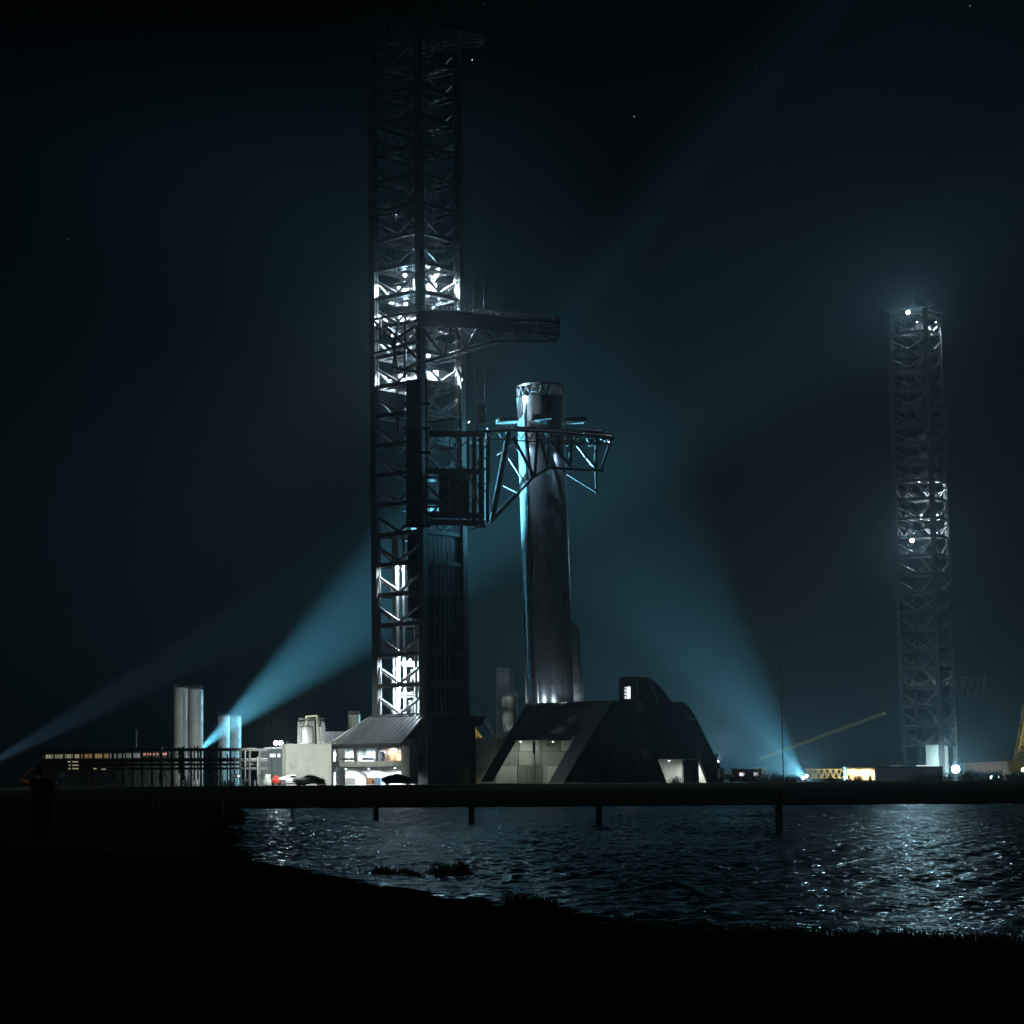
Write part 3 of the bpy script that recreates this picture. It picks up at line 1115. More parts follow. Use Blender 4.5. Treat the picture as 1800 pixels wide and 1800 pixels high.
def truss_arm(D0, D1_, mirror_dx=0.0, sub='arm'):
    root = bpy.data.objects.new(sub, None)
    COL.objects.link(root)
    root.parent = ca
    PMAT[root.name] = parent_matrix(ca)
    w = lambda x, y, D: P(x + mirror_dx, y, D)
    topc = [(850, 758), (895, 756), (925, 757), (963, 758), (1005, 763), (1048, 767), (1079, 771)]
    botc = [(862, 919), (937, 839), (966, 822), (1005, 825), (1046, 827), (1060, 828)]
    for D in (D0, D1_):
        for c_, th in ((topc, .62), (botc, .55)):
            for i in range(len(c_) - 1):
                tube('chord', w(*c_[i], D), w(*c_[i + 1], D), th / 2, steel_black, root, True)
        for p_, q_, r_ in (((895, 758), (866, 915), .42), ((903, 770), (938, 836), .30), ((925, 759), (934, 838), .22), ((945, 760), (940, 838), .28), ((949, 770), (963, 820), .2),
                           ((965, 770), (962, 822), .22), ((968, 774), (1002, 820), .24), ((1005, 768), (1003, 822), .2), ((1012, 778), (1046, 822), .2), ((1050, 770), (1047, 826), .24), ((1075, 772), (1058, 826), .16),
                           ((990, 828), (1048, 864), .12), ((1048, 828), (1050, 868), .14)):
            tube('diagonal', w(*p_, D), w(*q_, D), r_, steel_black, root, True)
    for x, y in topc + botc + [(1049, 866)]:
        tube('cross_tube', w(x, y, D0), w(x, y, D1_), .18, steel_black, root, True)
    for i in range(len(topc) - 1):
        tube('lacing', w(*topc[i], D0), w(*topc[i + 1], D1_), .12, steel_pipe, root, True)
    for i in range(14):
        x0 = 862 + i * 15.4
        ya, yb2 = 759 + max(0, x0 - 925) * .085, 772 + max(0, x0 - 925) * .075
        tube('lacing', w(x0, ya, D0), w(x0 + 7.7, yb2, D0), .09, steel_black, root, True)
        tube('lacing', w(x0 + 7.7, yb2, D0), w(x0 + 15.4, ya + 1.2, D0), .09, steel_black, root, True)
    tube('chord', w(858, 772, D0), w(1076, 783, D0), .14, steel_black, root, True)
    for q0_, q1_ in (((870, 905), (905, 870)), ((880, 850), (915, 868)), ((876, 800), (905, 780)), ((893, 800), (925, 852))):
        tube('lacing', w(*q0_, D1_), w(*q1_, D1_), .12, steel_pipe, root, True)
    # walkway with posts, brackets and small gear along the top
    b = MB()
    q0, q1 = w(858, 753, (D0 + D1_) / 2), w(1078, 765, (D0 + D1_) / 2)
    b.bar(q0, q1, 2.2, .18)
    n = 26
    for i in range(n + 1):
        c_ = q0.lerp(q1, i / n)
        for s_ in (-1.1, 1.1):
            b.bar(c_ + Vector((0, s_, .05)), c_ + Vector((0, s_, 1.0)), .05, .05)
    for s_ in (-1.1, 1.1):
        b.bar(q0 + Vector((0, s_, .98)), q1 + Vector((0, s_, .98)), .05, .05)
    b.build('walkway', steel_pipe, root, world=True)
    b = MB()
    for i in range(16):
        t_ = random.uniform(.35, 1)
        c_ = q0.lerp(q1, t_) + Vector((0, random.uniform(-1, 1), -.9))
        b.box(c_, (random.uniform(.3, .9), random.uniform(.3, .7), random.uniform(.2, .5)))
    for x in (1000, 1043):
        for k in range(3):
            b.bar(w(x - 6, 770 + 6 * k, D0 - .1), w(x + 6, 768 + 4 * k, D0 - .1), .14, .14)
            b.bar(w(x - 4 + 3 * k, 769, D0 - .1), w(x - 6 + 3 * k, 784, D0 - .1), .12, .12)
    struct(b.build('hose_bracket', steel_pipe, root, world=True), 'stuff')
    # landing rail that bears against the booster
    b = MB()
    dd = D1_ if D0 < BD else D0
    b.bar(w(905, 752, dd + (.6 if D0 < BD else -.6)), w(1060, 762, dd + (.6 if D0 < BD else -.6)), .5, .6)
    b.build('landing_rail', steel_black, root, world=True)


truss_arm(420.4, 424.0)
truss_arm(438.0, 441.4, -2)
for x, y0, y1, D, r_ in ((834, 757, 922, 421.5, .42), (846, 757, 925, 421.0, .5), (857, 757, 918, 424, .4), (838, 757, 918, 439, .4), (856, 757, 915, 440, .4), (823, 760, 920, 424, .3), (860, 762, 850, 421, .18)):
    tube('carriage_post', P(x, y0, D), P(x, y1, D), r_, steel_black, ca, True)
for x0, y0, x1, y1, D in ((760, 775, 822, 828, 421.6), (822, 775, 760, 828, 421.6), (756, 905, 822, 836, 422.2), (790, 765, 790, 905, 421.8), (806, 765, 806, 915, 422.4), (824, 800, 860, 830, 422), (860, 800, 824, 830, 422.1), (840, 880, 862, 850, 421.6), (824, 760, 858, 790, 421.4), (824, 830, 846, 905, 421.2), (824, 848, 856, 850, 421.3), (824, 872, 846, 872, 421.2), (846, 800, 824, 842, 421.3), (845, 918, 824, 880, 421.2), (830, 825, 845, 870, 423)):
    piece('carriage_brace', P(x0, y0, D), P(x1, y1, D), .25, .25, steel_pipe, ca, world=True)
for k in range(6):
    y0, y1 = 668 + k * 43, 668 + k * 43 + 41.4
    b = MB()
    b.prism([P(714, y0, 419.8), P(735, y0, 419.8), P(735, y1, 419.8), P(714, y1, 419.8)], (0, .5, 0))
    for q in range(4):
        b.bar(P(717 + q * 5, y0 + 1, 419.7), P(717 + q * 5, y1 - 1, 419.7), .1, .1)
    b.build('carriage_shroud', cladding, ca, world=True)
    piece('carriage_beam', P(708, y1 + .6, 419.5), P(757, y1 + .6, 419.5), .5, .5, steel_black, ca, world=True)
for x in (738, 749, 753):
    tube('guide_rail', P(x, 662, 419.6), P(x + 1.5, 928, 419.6), .2 if x < 750 else .1, steel_black if x < 750 else steel_pipe, ca, True)
b = MB()
b.prism([P(772, 832, 424.0), P(823, 832, 424.0), P(825, 904, 424.0), P(772, 904, 424.0)], (0, 2, 0))
b.build('carriage_panel', cladding, ca, world=True)
for y0 in (762, 828, 905, 918):
    piece('carriage_beam', P(752, y0, 421.2), P(852, y0 + 2, 421.2), .8, 1.1, steel_black, ca, world=True)
for y0 in (760, 770, 915):
    piece('carriage_beam', P(752, y0 + 4, 423), P(852, y0 + 6, 438), .7, .8, steel_black, ca, world=True)
# hose loop and fittings under the carriage, hook block and hoist ropes above it
b = MB()
pts = [P(822, 931, 421), P(832, 930, 421), P(840, 927, 421), P(848, 926, 421), P(853, 929, 421)]
for i in range(4):
    b.tube(pts[i], pts[i + 1], .12, 6)
for i in range(6):
    b.box(P(836 + 3.2 * i, 925 + (i % 2), 420.6), (.4, .4, .5))
struct(b.build('hose_bracket', steel_pipe, ca, world=True), 'stuff')
b = MB()
hk = P(846, 730, 430)
b.box(hk, (1.2, 1.0, 3.4))
b.lathe(hk + Vector((0, 0, 1.2)), [(.01, -.9), (.9, -.7), (1.05, 0), (.9, .7), (.01, .9)], 14)
b.bar(hk + Vector((-.8, 0, -3.2)), hk + Vector((-.8, 0, -1)), .25, .25)
b.build('hook_block', steel_black, ca, world=True)
for x0, x1 in ((832, 835), (850, 852.5)):
    tube('hoist_rope', P(x1, 725, 430), P(x0 - 5.5, 60, 430), .035, steel_pipe, ca, True)
p = P(1070, 777, 421.6)
floodlight(ca, p, P(965, 890, 428), 2200, (.45, .72, 1.0), .12, 75, name='arm_lamp')
# ------------------------------------------------------------------ upper service arm
sa = thing('service_arm', 'long dark swing arm with railed walkway high on the launch tower', 'arm', G(745, 418))
DA, DB = 415.6, 419.4
top_s = [(738, 549), (800, 550), (850, 556), (900, 562), (940, 563), (984, 567)]
mid_s = [(738, 572), (800, 574), (850, 577), (900, 581), (940, 583), (983, 586)]
bot_s = [(735, 640), (780, 626), (820, 612), (868, 600), (925, 600), (978, 599)]
for D in (DA, DB):
    for c_, r_ in ((top_s, .34), (mid_s, .24), (bot_s, .28)):
        for i in range(5):
            tube('chord', P(*c_[i], D), P(*c_[i + 1], D), r_, steel_black, sa, True)
    for i in range(6):
        tube('vertical', P(*top_s[i], D), P(*bot_s[i], D), .2, steel_black, sa, True)
    for i in range(5):
        tube('diagonal', P(*mid_s[i], D), P(*bot_s[i + 1], D), .2, steel_black, sa, True)
        tube('diagonal', P(*top_s[i], D), P(*mid_s[i + 1], D), .14, steel_black, sa, True)
    for i in range(9):
        x0 = 872 + i * 12
        tube('lacing', P(x0, 600, D), P(x0 + 9, 594, D), .07, steel_pipe, sa, True)
    tube('chord', P(868, 596, D), P(978, 592, D), .07, steel_pipe, sa, True)
    # light under-strut from the column up to the arm
    tube('under_strut', P(742, 636, D + 1), P(870, 600, D + 1), .16, steel_pipe, sa, True)
    tube('under_strut', P(760, 640, D + 1), P(872, 603, D + 1), .12, steel_pipe, sa, True)
    for i in range(4):
        tube('lacing', P(775 + i * 22, 628 - i * 7, D + 1), P(790 + i * 22, 632 - i * 8, D + 1), .08, steel_pipe, sa, True)
for c_ in (top_s, bot_s):
    for q in c_:
        tube('cross_tube', P(*q, DA), P(*q, DB), .16, steel_black, sa, True)
b = MB()
for i in range(3):
    b.prism([P(*top_s[i], DA - .3), P(*top_s[i + 1], DA - .3), P(top_s[i + 1][0], mid_s[i + 1][1] - 3, DA - .3), P(top_s[i][0], mid_s[i][1] - 3, DA - .3)], (0, .12, 0))
b.build('side_sheet', cladding, sa, world=True)
for D in (DA, DB):
    for k in range(9):
        x0 = 902 + k * 9
        y0, y1 = 562 + k * .55, 600 - k * .1
        tube('lacing', P(x0, y0, D), P(x0 + 9, (y0 + y1) / 2 - 1, D), .08, steel_black, sa, True)
        tube('lacing', P(x0 + 9, (y0 + y1) / 2 - 1, D), P(x0, y1, D), .08, steel_black, sa, True)
    for k in range(8):
        x0 = 752 + k * 15
        tube('lacing', P(x0, 576 + k * .6, D), P(x0 + 15, 588 + k * .4, D), .08, steel_pipe, sa, True)
for k in range(5):
    tube('umbilical_hose', P(890 + k * 4, 572 + k * 2, DA - .5 + k * .3), P(980, 570 + k * 5, DA - .5 + k * .3), .11, rubber, sa, True)
    tube('umbilical_hose', P(980, 570 + k * 5, DA - .5 + k * .3), P(984, 588 + k, DA - .5 + k * .3), .11, rubber, sa, True)
b = MB()
for i in range(5):
    b.bar(P(*top_s[i], (DA + DB) / 2), P(*top_s[i + 1], (DA + DB) / 2), 4.6, .15)
b.build('walkway', steel_pipe, sa, world=True)
b = MB()
for i in range(5):
    A, B = P(*top_s[i], DA), P(*top_s[i + 1], DA)
    A2, B2 = P(*top_s[i], DB), P(*top_s[i + 1], DB)
    for hh in (.55, 1.1):
        b.bar(A + Vector((0, -.3, hh)), B + Vector((0, -.3, hh)), .05, .05)
        b.bar(A2 + Vector((0, .3, hh)), B2 + Vector((0, .3, hh)), .05, .05)
    for k in range(5):
        t_ = k / 5
        for q0, q1, s_ in ((A, B, -.3), (A2, B2, .3)):
            c_ = q0.lerp(q1, t_) + Vector((0, s_, 0))
            b.bar(c_, c_ + Vector((0, 0, 1.12)), .06, .06)
struct(b.build('guard_rail', grating, sa, world=True), 'stuff')
for k in range(18):
    q = P(748 + k * 7.6, 546 + max(0, k - 5) * .95, DB - .6)
    b = MB()
    b.box(q + Vector((0, 0, .1)), (.42, .5, .8))
    b.tube(q + Vector((0, 0, .4)), q + Vector((0, 0, .9)), .08, 6)
    b.build('valve_box', white_panel, sa, world=True)
b = MB()
for k in range(16):
    x = random.uniform(890, 982)
    q = P(x, random.uniform(553, 566), random.uniform(DA, DB))
    b.box(q, (random.uniform(.3, 1.2), .5, random.uniform(.2, .6)))
for x in (930, 955, 978):
    b.bar(P(x, 563, DA), P(x + 4, 551, DA), .08, .08)
struct(b.build('umbilical_gear', steel_pipe, sa, world=True), 'stuff')
# root frame wrapping round the near column
rp = [((655, 562), (700, 553)), ((700, 553), (740, 549)), ((657, 563), (690, 600)), ((690, 600), (700, 655)), ((700, 655), (738, 635)), ((690, 600), (735, 570)), ((700, 560), (690, 655)),
      ((655, 622), (735, 600)), ((712, 556), (712, 665)), ((680, 575), (735, 632)), ((668, 560), (668, 600)), ((690, 645), (738, 655))]
for i, (q0, q1) in enumerate(rp):
    def dep(x):
        return 418.5 + max(0, 738 - x) * .085
    tube('root_frame', P(*q0, dep(q0[0])), P(*q1, dep(q1[0])), .3 if i % 2 else .24, steel_black, sa, True)
b = MB()
for k in range(10):
    x = 662 + k * 8
    b.bar(P(x, 560 - k, dep(x)), P(x, 549 - k * .6, dep(x)), .07, .07)
b.bar(P(660, 551, dep(660)), P(738, 543, 418.5), .07, .07)
struct(b.build('guard_rail', grating, sa, world=True), 'stuff')

# ------------------------------------------------------------------ launch mount
lm = thing('launch_mount', 'dark trapezoid launch mount under the booster with lit openings at its foot', 'launch mount', G(1060, 425))


def slab(name, pts, vec, m_, parent=lm, smooth=False):
    b = MB()
    b.prism([P(*q) for q in pts], vec)
    return b.build(name, m_, parent, smooth, True)


zdeck = P(1077, 1231, 414).z
dk = [P(924, 1237, 427), P(1077, 1231, 413.8), P(1201, 1233, 425), P(1062, 1233, 446)]
b = MB()
b.prism([Vector((q.x, q.y, zdeck)) for q in dk], (0, 0, -1.5))
b.build('deck', concrete_dark, lm, world=True)


def panel_wall(q, nu, nv, thick, m_):
    """a sloping wall cast in separate panels with open joints"""
    a_, b_, c_, d_ = (P(*p_) for p_ in q)          # top left, top right, bottom right, bottom left
    bk = MB()
    bk.prism([p_ + Vector((0, .35, 0)) for p_ in (a_, b_, c_, d_)], (0, thick - .35, 0))
    bk.build('wall_backing', m_, lm, world=True)
    for i in range(nu):
        for k in range(nv):
            g_ = .05
            u0, u1 = i / nu + g_ / nu * .5, (i + 1) / nu - g_ / nu * .5
            v0, v1 = k / nv + g_ / nv * .5, (k + 1) / nv - g_ / nv * .5
            pt = lambda u, v: a_.lerp(b_, u).lerp(d_.lerp(c_, u), v)
            dy = rr.uniform(-.05, .05)
            pb_ = MB()
            pb_.prism([pt(u0, v0) + Vector((0, dy, 0)), pt(u1, v0) + Vector((0, dy, 0)), pt(u1, v1) + Vector((0, dy, 0)), pt(u0, v1) + Vector((0, dy, 0))], (0, .33 - dy, 0))
            pb_.build('wall_panel', m_ if rr.random() < .7 else concrete_grey, lm, world=True)


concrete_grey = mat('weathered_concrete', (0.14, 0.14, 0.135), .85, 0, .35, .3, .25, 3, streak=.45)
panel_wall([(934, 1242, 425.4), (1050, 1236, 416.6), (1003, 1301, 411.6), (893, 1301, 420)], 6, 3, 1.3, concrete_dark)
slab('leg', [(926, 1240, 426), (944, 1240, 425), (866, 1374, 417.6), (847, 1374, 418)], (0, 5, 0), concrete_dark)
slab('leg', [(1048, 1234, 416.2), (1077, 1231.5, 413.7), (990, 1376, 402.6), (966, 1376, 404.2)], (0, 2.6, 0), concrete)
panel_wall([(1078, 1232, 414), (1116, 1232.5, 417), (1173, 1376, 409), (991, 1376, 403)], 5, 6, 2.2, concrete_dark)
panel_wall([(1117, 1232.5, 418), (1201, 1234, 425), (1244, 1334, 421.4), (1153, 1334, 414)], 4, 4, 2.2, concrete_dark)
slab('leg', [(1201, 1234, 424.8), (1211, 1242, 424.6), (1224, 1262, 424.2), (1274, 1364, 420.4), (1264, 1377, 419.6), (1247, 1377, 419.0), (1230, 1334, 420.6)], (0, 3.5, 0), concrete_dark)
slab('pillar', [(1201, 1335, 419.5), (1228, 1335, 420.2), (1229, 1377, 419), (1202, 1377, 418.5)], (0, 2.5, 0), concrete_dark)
slab('gusset', [(1119, 1233, 416.4), (1129, 1233, 417), (1136, 1247, 416.2), (1123, 1250, 415.4)], (0, .7, 0), concrete)
slab('gusset', [(1124, 1316, 410.6), (1142, 1315, 412.6), (1158, 1334, 412), (1134, 1336, 409.6)], (0, .7, 0), concrete)
slab('gusset', [(1220, 1318, 420.0), (1232, 1318, 420.4), (1236, 1336, 419.4), (1229, 1336, 419.2)], (0, .7, 0), concrete)
slab('buttress', [(1136, 1240, 415.2), (1158, 1240, 416.6), (1158, 1290, 414), (1160, 1296, 413.6)], (0, 3, 0), concrete_dark)
slab('ledge', [(1205, 1258, 422.6), (1224, 1262, 423.0), (1224, 1266, 422.8), (1204, 1263, 422.4)], (0, 2, 0), concrete)
# teeth under the deck edge
for k in range(15):
    x = 948 + k * 6.2
    slab('tooth', [(x, 1246 - k * .3, 424.4 - k * .52), (x + 3.6, 1246 - k * .3, 424.2 - k * .52), (x + 3.6, 1251 - k * .3, 424 - k * .52), (x, 1251 - k * .3, 424.3 - k * .52)], (0, .5, 0), concrete_dark)
# inner walls of the two openings, built panel by panel
tone = [concrete_pale, concrete, mat('stained_concrete', (.33, .33, .28), .85, 0, .3, .5, streak=.3), mat('mid_concrete', (.44, .45, .41), .85, 0, .2, .4, streak=.25)]
rows = [(1297, 1320), (1320.8, 1345), (1345.8, 1377)]
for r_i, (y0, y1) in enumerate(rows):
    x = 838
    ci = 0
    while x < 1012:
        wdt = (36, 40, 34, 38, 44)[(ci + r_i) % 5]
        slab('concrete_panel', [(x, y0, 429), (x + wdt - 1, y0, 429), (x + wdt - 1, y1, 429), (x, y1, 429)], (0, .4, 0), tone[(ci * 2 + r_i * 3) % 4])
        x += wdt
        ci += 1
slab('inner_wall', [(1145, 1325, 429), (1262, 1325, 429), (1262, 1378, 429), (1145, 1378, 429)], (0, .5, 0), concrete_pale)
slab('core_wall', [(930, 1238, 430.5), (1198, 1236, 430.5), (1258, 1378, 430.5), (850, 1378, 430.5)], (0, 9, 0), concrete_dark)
slab('soffit', [(896, 1297, 421), (1004, 1297, 413), (1010, 1295.5, 428.5), (905, 1296, 428.5)], (0, 0, .3), concrete_pale)
b = MB()
b.bar(P(938, 1303, 420), P(938, 1324, 420), .35, .35)
b.bar(P(940, 1303, 421), P(940, 1376, 421), .2, .2)
for k in range(3):
    b.bar(P(962 + k * 5, 1304, 419), P(962 + k * 5, 1309, 419), .12, .12)
b.bar(P(960, 1309, 419), P(976, 1310, 419), .15, .15)
b.build('hanging_post', steel_dark, lm, world=True)
b = MB()
for i in range(8):
    for y0, y1, x0 in ((1335, 1376, 926),):
        b.bar(P(x0 + i * 5, y0 if 1 < i < 5 else y0 + 14, 424), P(x0 + i * 5, y1, 424), .11, .11)
for j in range(7):
    b.bar(P(926, 1349 + j * 4.4, 424), P(961, 1349 + j * 4.4, 424), .11, .11)
for j in range(7):
    b.bar(P(936, 1324 + j * 4, 424), P(951, 1324 + j * 4, 424), .11, .11)
b.bar(P(936, 1322, 424), P(936, 1350, 424), .07, .07)
b.bar(P(951, 1320, 424), P(951, 1350, 424), .07, .07)
b.build('scaffold', steel_dark, lm, world=True)
for px, py, D, pw in ((915, 1303.5, 423.5, 900), (972, 1303.5, 420, 900)):
    q = P(px, py, D)
    floodlight(lm, q, q + Vector((0, 1.2, -3)), pw, (.90, 1.0, .88), .14, 165, name='work_lamp')
for px, py, D, pw in ((1176, 1337, 420, 2000), (1234, 1339, 425, 2200)):
    q = P(px, py, D)
    floodlight(lm, q, q + Vector((0, 1.0, -3)), pw, (.92, 1.0, .97), .14, 165, name='work_lamp')
for px, D, tx, pw in ((930, 421.5, 946, 3200), (992, 419.5, 985, 2600), (1012, 423, 1014, 1500)):
    q = P(px, 1234.5, D)
    floodlight(lm, q, P(tx, 1170, 429), pw * .35, (.72, .88, 1.0), .09, 105, name='deck_lamp', lens=lens_dim)
for x0, y0, x1, y1, D0_, D1_ in ((1085, 1236, 1050, 1372, 413.6, 404.6), (1088, 1236, 1056, 1372, 413.7, 404.8), (1104, 1236, 1128, 1372, 415.2, 406.4)):
    tube('conduit', P(x0, y0, D0_), P(x1, y1, D1_), .09, steel_pipe, lm, True)
for k in range(11):
    t_ = (k + .5) / 11
    piece('ladder_rung', P(1083 - 35 * t_, 1238 + 134 * t_, 413.3 - 9.2 * t_), P(1090 - 33 * t_, 1238 + 134 * t_, 413.4 - 9.2 * t_), .06, .06, steel_pipe, lm, world=True)
# exhaust hood with lit doorway
slab('hood', [(1096, 1189, 419), (1138, 1190, 419), (1150, 1197, 419), (1166, 1213, 419), (1184, 1238, 419), (1096, 1238, 419)], (0, 8, 0), concrete_dark)
slab('hood_rib', [(1118, 1191, 418.8), (1121, 1191, 418.8), (1121, 1236, 418.8), (1118, 1236, 418.8)], (0, .25, 0), concrete)
slab('hood_rib', [(1139, 1191, 418.7), (1150, 1213, 418.7), (1158, 1236, 418.7), (1155, 1236, 418.7), (1147, 1214, 418.7), (1136, 1191, 418.7)], (0, .3, 0), concrete)
slab('doorway', [(1098, 1208, 418.9), (1108, 1207, 418.9), (1108, 1228, 418.9), (1098, 1228, 418.9)], (0, .08, 0), win_cool)
b = MB()
for y0 in (1211, 1217, 1223):
    b.bar(P(1097, y0, 418.6), P(1101, y0, 418.6), .14, .22)
b.bar(P(1099, 1207, 418.6), P(1099, 1229, 418.6), .1, .1)
b.bar(P(1101.5, 1207, 418.6), P(1101.5, 1229, 418.6), .1, .1)
b.build('door_frame', steel_dark, lm, world=True)
b = MB()
for k in range(14):
    x = 1080 + k * 8
    if not 1095 < x < 1186:
        b.bar(P(x, 1233, 416), P(x, 1224, 416), .06, .06)
b.bar(P(1080, 1225, 416), P(1095, 1225, 416), .06, .06)
struct(b.build('guard_rail', steel_pipe, lm, world=True), 'stuff')

# ------------------------------------------------------------------ tanks, walls and plant on the left


def tank(name, label, px0, px1, py0, D, m_, cap='dome', group=None, legs=False):
    c_ = G((px0 + px1) / 2, D)
    r_ = (px1 - px0) / 2 * D / F_PX
    h_ = P((px0 + px1) / 2, py0, D).z - PADZ
    t_ = thing(name, label, 'tank', c_, 0, group)
    zb = .35
    b = MB()
    hh = h_ - (r_ * .35 if cap == 'dome' else .1)
    nseg = max(2, int(round(hh / 3)))
    for k in range(nseg):
        za, zb_ = zb + (hh - zb) * k / nseg, zb + (hh - zb) * (k + 1) / nseg
        s_ = MB()
        s_.lathe((0, 0, 0), [(r_ - .02, za), (r_, za + .03), (r_, zb_ - .03), (r_ - .02, zb_)], 40)
        s_.build('shell_ring', m_, t_, True)
    s_ = MB()
    if cap == 'dome':
        s_.lathe((0, 0, hh), [(r_ - .01, 0), (r_ * .92, r_ * .14), (r_ * .65, r_ * .28), (r_ * .3, r_ * .34), (.001, r_ * .35)], 40)
    else:
        s_.lathe((0, 0, hh), [(r_, 0), (r_, .1), (.001, .25)], 40)
    s_.build('cap', m_, t_, True)
    s_ = MB()
    s_.lathe((0, 0, 0), [(r_ + .1, 0), (r_ + .1, zb), (r_ - .3, zb)], 40)
    s_.build('plinth', concrete, t_)
    s_ = MB()
    for k in range(18):
        a_ = 2 * PI * k / 18
        s_.bar((math.cos(a_) * r_ * .9, math.sin(a_) * r_ * .9, hh), (math.cos(a_) * r_ * .9, math.sin(a_) * r_ * .9, hh + r_ * .14 + .8), .05, .05)
    s_.build('top_rail', steel_pipe, t_)
    s_ = MB()
    a_ = math.radians(-60)
    for dx in (-.22, .22):
        s_.bar((math.cos(a_) * (r_ + .15) + dx, math.sin(a_) * (r_ + .15), zb), (math.cos(a_) * (r_ + .15) + dx, math.sin(a_) * (r_ + .15), hh), .05, .05)
    for k in range(int(h_ / .5)):
        z_ = zb + k * .5
        s_.bar((math.cos(a_) * (r_ + .15) - .22, math.sin(a_) * (r_ + .15), z_), (math.cos(a_) * (r_ + .15) + .22, math.sin(a_) * (r_ + .15), z_), .04, .04)
    s_.build('ladder', steel_pipe, t_)
    return t_


tank('storage_tank', 'tall grey storage tank, left one of the tallest pair behind the pipe rack', 305, 331, 1208, 452, tank_paint)
tank('storage_tank', 'tall grey storage tank, right one of the tallest pair, beside the blue beam', 331, 357, 1210, 454, tank_paint)
tank('storage_tank', 'shorter grey tank with bright rim, crossed by the blue light beam, left of its pair', 383, 404, 1257, 560, tank_paint)
tank('storage_tank', 'shorter grey tank seen through the blue beam, right of its pair', 404, 424, 1258, 562, tank_paint)
tank('vessel_tank', 'wide pale round-shouldered tank standing behind the white wall under a pipe frame', 525, 553, 1275, 440, tank_paint)
tank('vessel_tank', 'narrow pale tank behind the white wall, right of the wide one', 556, 572, 1276, 441, tank_paint)
tank('silo_tank', 'cream cylindrical silo rising behind the lean-to roof', 612, 634, 1257, 475, tank_cream, 'flat')
tank('round_tank', 'pale green tank in front of the panelled tower left of the mount', 885, 911, 1225, 445, tank_cream, 'flat')

pf = thing('overhead_piping', 'pale bent pipe frame over the two tanks behind the white wall', 'pipe frame', G(548, 438))
def polytube(name, pts, r_, m_, parent):
    for i in range(len(pts) - 1):
        tube(name, pts[i], pts[i + 1], r_, m_, parent, True)
        b = MB()
        b.ball(pts[i + 1], r_ * 1.02, 8, 5)
        b.build('elbow', m_, parent, True, True)
polytube('pipe', [P(538, 1276, 437.5), P(538, 1259, 437.5), P(557, 1258, 437.5), P(558, 1310, 437.5)], .17, tank_cream, pf)
polytube('pipe', [P(524, 1310, 437), P(524, 1270, 437), P(540, 1269, 437), P(552, 1267, 437), P(553, 1310, 437)], .1, steel_pipe, pf)
b = MB()
for k in range(9):
    x = 526 + k * 5
    b.bar(P(x, 1275, 437.6), P(x, 1261 + (k % 3) * 3, 437.6), .06, .06)
b.bar(P(524, 1264, 437.6), P(570, 1263, 437.6), .05, .05)
b.build('guard_rail', steel_pipe, pf, world=True)

ww = thing('blast_wall', 'tall floodlit white concrete wall left of the lean-to', 'wall', G(540, 424))
for x0, x1, m_, dd in ((502, 536, concrete_pale, 0), (536.6, 541, concrete_pale, .35), (541.6, 582, concrete_pale, .1)):
    b = MB()
    b.prism([P(x0, 1309, 424 + dd), P(x1, 1309, 424 + dd), P(x1, 1383, 424 + dd), P(x0, 1383, 424 + dd)], (0, 1.0, 0))
    b.build('wall_panel', m_, ww, world=True)
b = MB()
b.prism([P(496, 1309, 425), P(501.6, 1309, 424.4), P(501.6, 1383, 424.4), P(496, 1383, 425)], (0, 4.5, 0))
b.build('wall_return', concrete_pale, ww, world=True)
b = MB()
b.prism([P(495, 1307.4, 423.8), P(583, 1307.4, 423.8), P(583, 1309, 423.8), P(495, 1309, 423.8)], (0, 1.5, 0))
b.build('coping', concrete_pale, ww, world=True)
b = MB()
for k in range(9):
    b.box(P(510 + (k * 37 % 11), 1344 + (k * 23 % 8), 423.9), (.16, .1, .12))
b.build('anchor_plate', steel_dark, ww, world=True)
slf = lambda *a: None
# added lamp mast, put in only to light the wall and the pickups
wl_ = thing('wall_fill_lamp', 'tall thin lamp mast added to light the white wall', 'lamp', G(478, 392))
wq = G(478, 392) + Vector((0, 0, 11))
tube('mast', G(478, 392), wq, .05, steel_dark, wl_, True)
floodlight(wl_, wq, P(545, 1355, 424), 62000, (.93, 1.0, .92), .2, 68, name='lamp_head', lens=lens_dim)

sh = thing('control_shed', 'dark teal shed with two lit windows left of the white wall', 'shed', G(478, 440))
b = MB()
b.prism([P(455, 1316, 440), P(499, 1312, 440), P(499, 1383, 440), P(455, 1383, 440)], (0, 6, 0))
b.build('wall', mat('teal_sheet', (.07, .10, .105), .6, .1, .2, .6, streak=.3), sh, world=True)
for x0, x1 in ((474.5, 481), (482, 484), (488, 492.5)):
    b = MB()
    b.prism([P(x0, 1325, 439.9), P(x1, 1325, 439.9), P(x1, 1331, 439.9), P(x0, 1331, 439.9)], (0, .05, 0))
    b.build('window', win_white, sh, world=True)
b = MB()
b.prism([P(465, 1314, 439), P(499, 1312.5, 439), P(499, 1316, 439), P(465, 1317, 439)], (0, 7.5, 0))
b.build('roof', white_panel, sh, world=True)
for x in (485, 493.5):
    q = P(x, 1306, 438)
    floodlight(sh, q, Vector((q.x * .5, 300, q.z + 4)), 900, (.70, 1.0, .96), .42, 170)
    tube('lamp_post', P(x, 1315, 438.4), P(x, 1307, 438.4), .06, steel_pipe, sh, True)

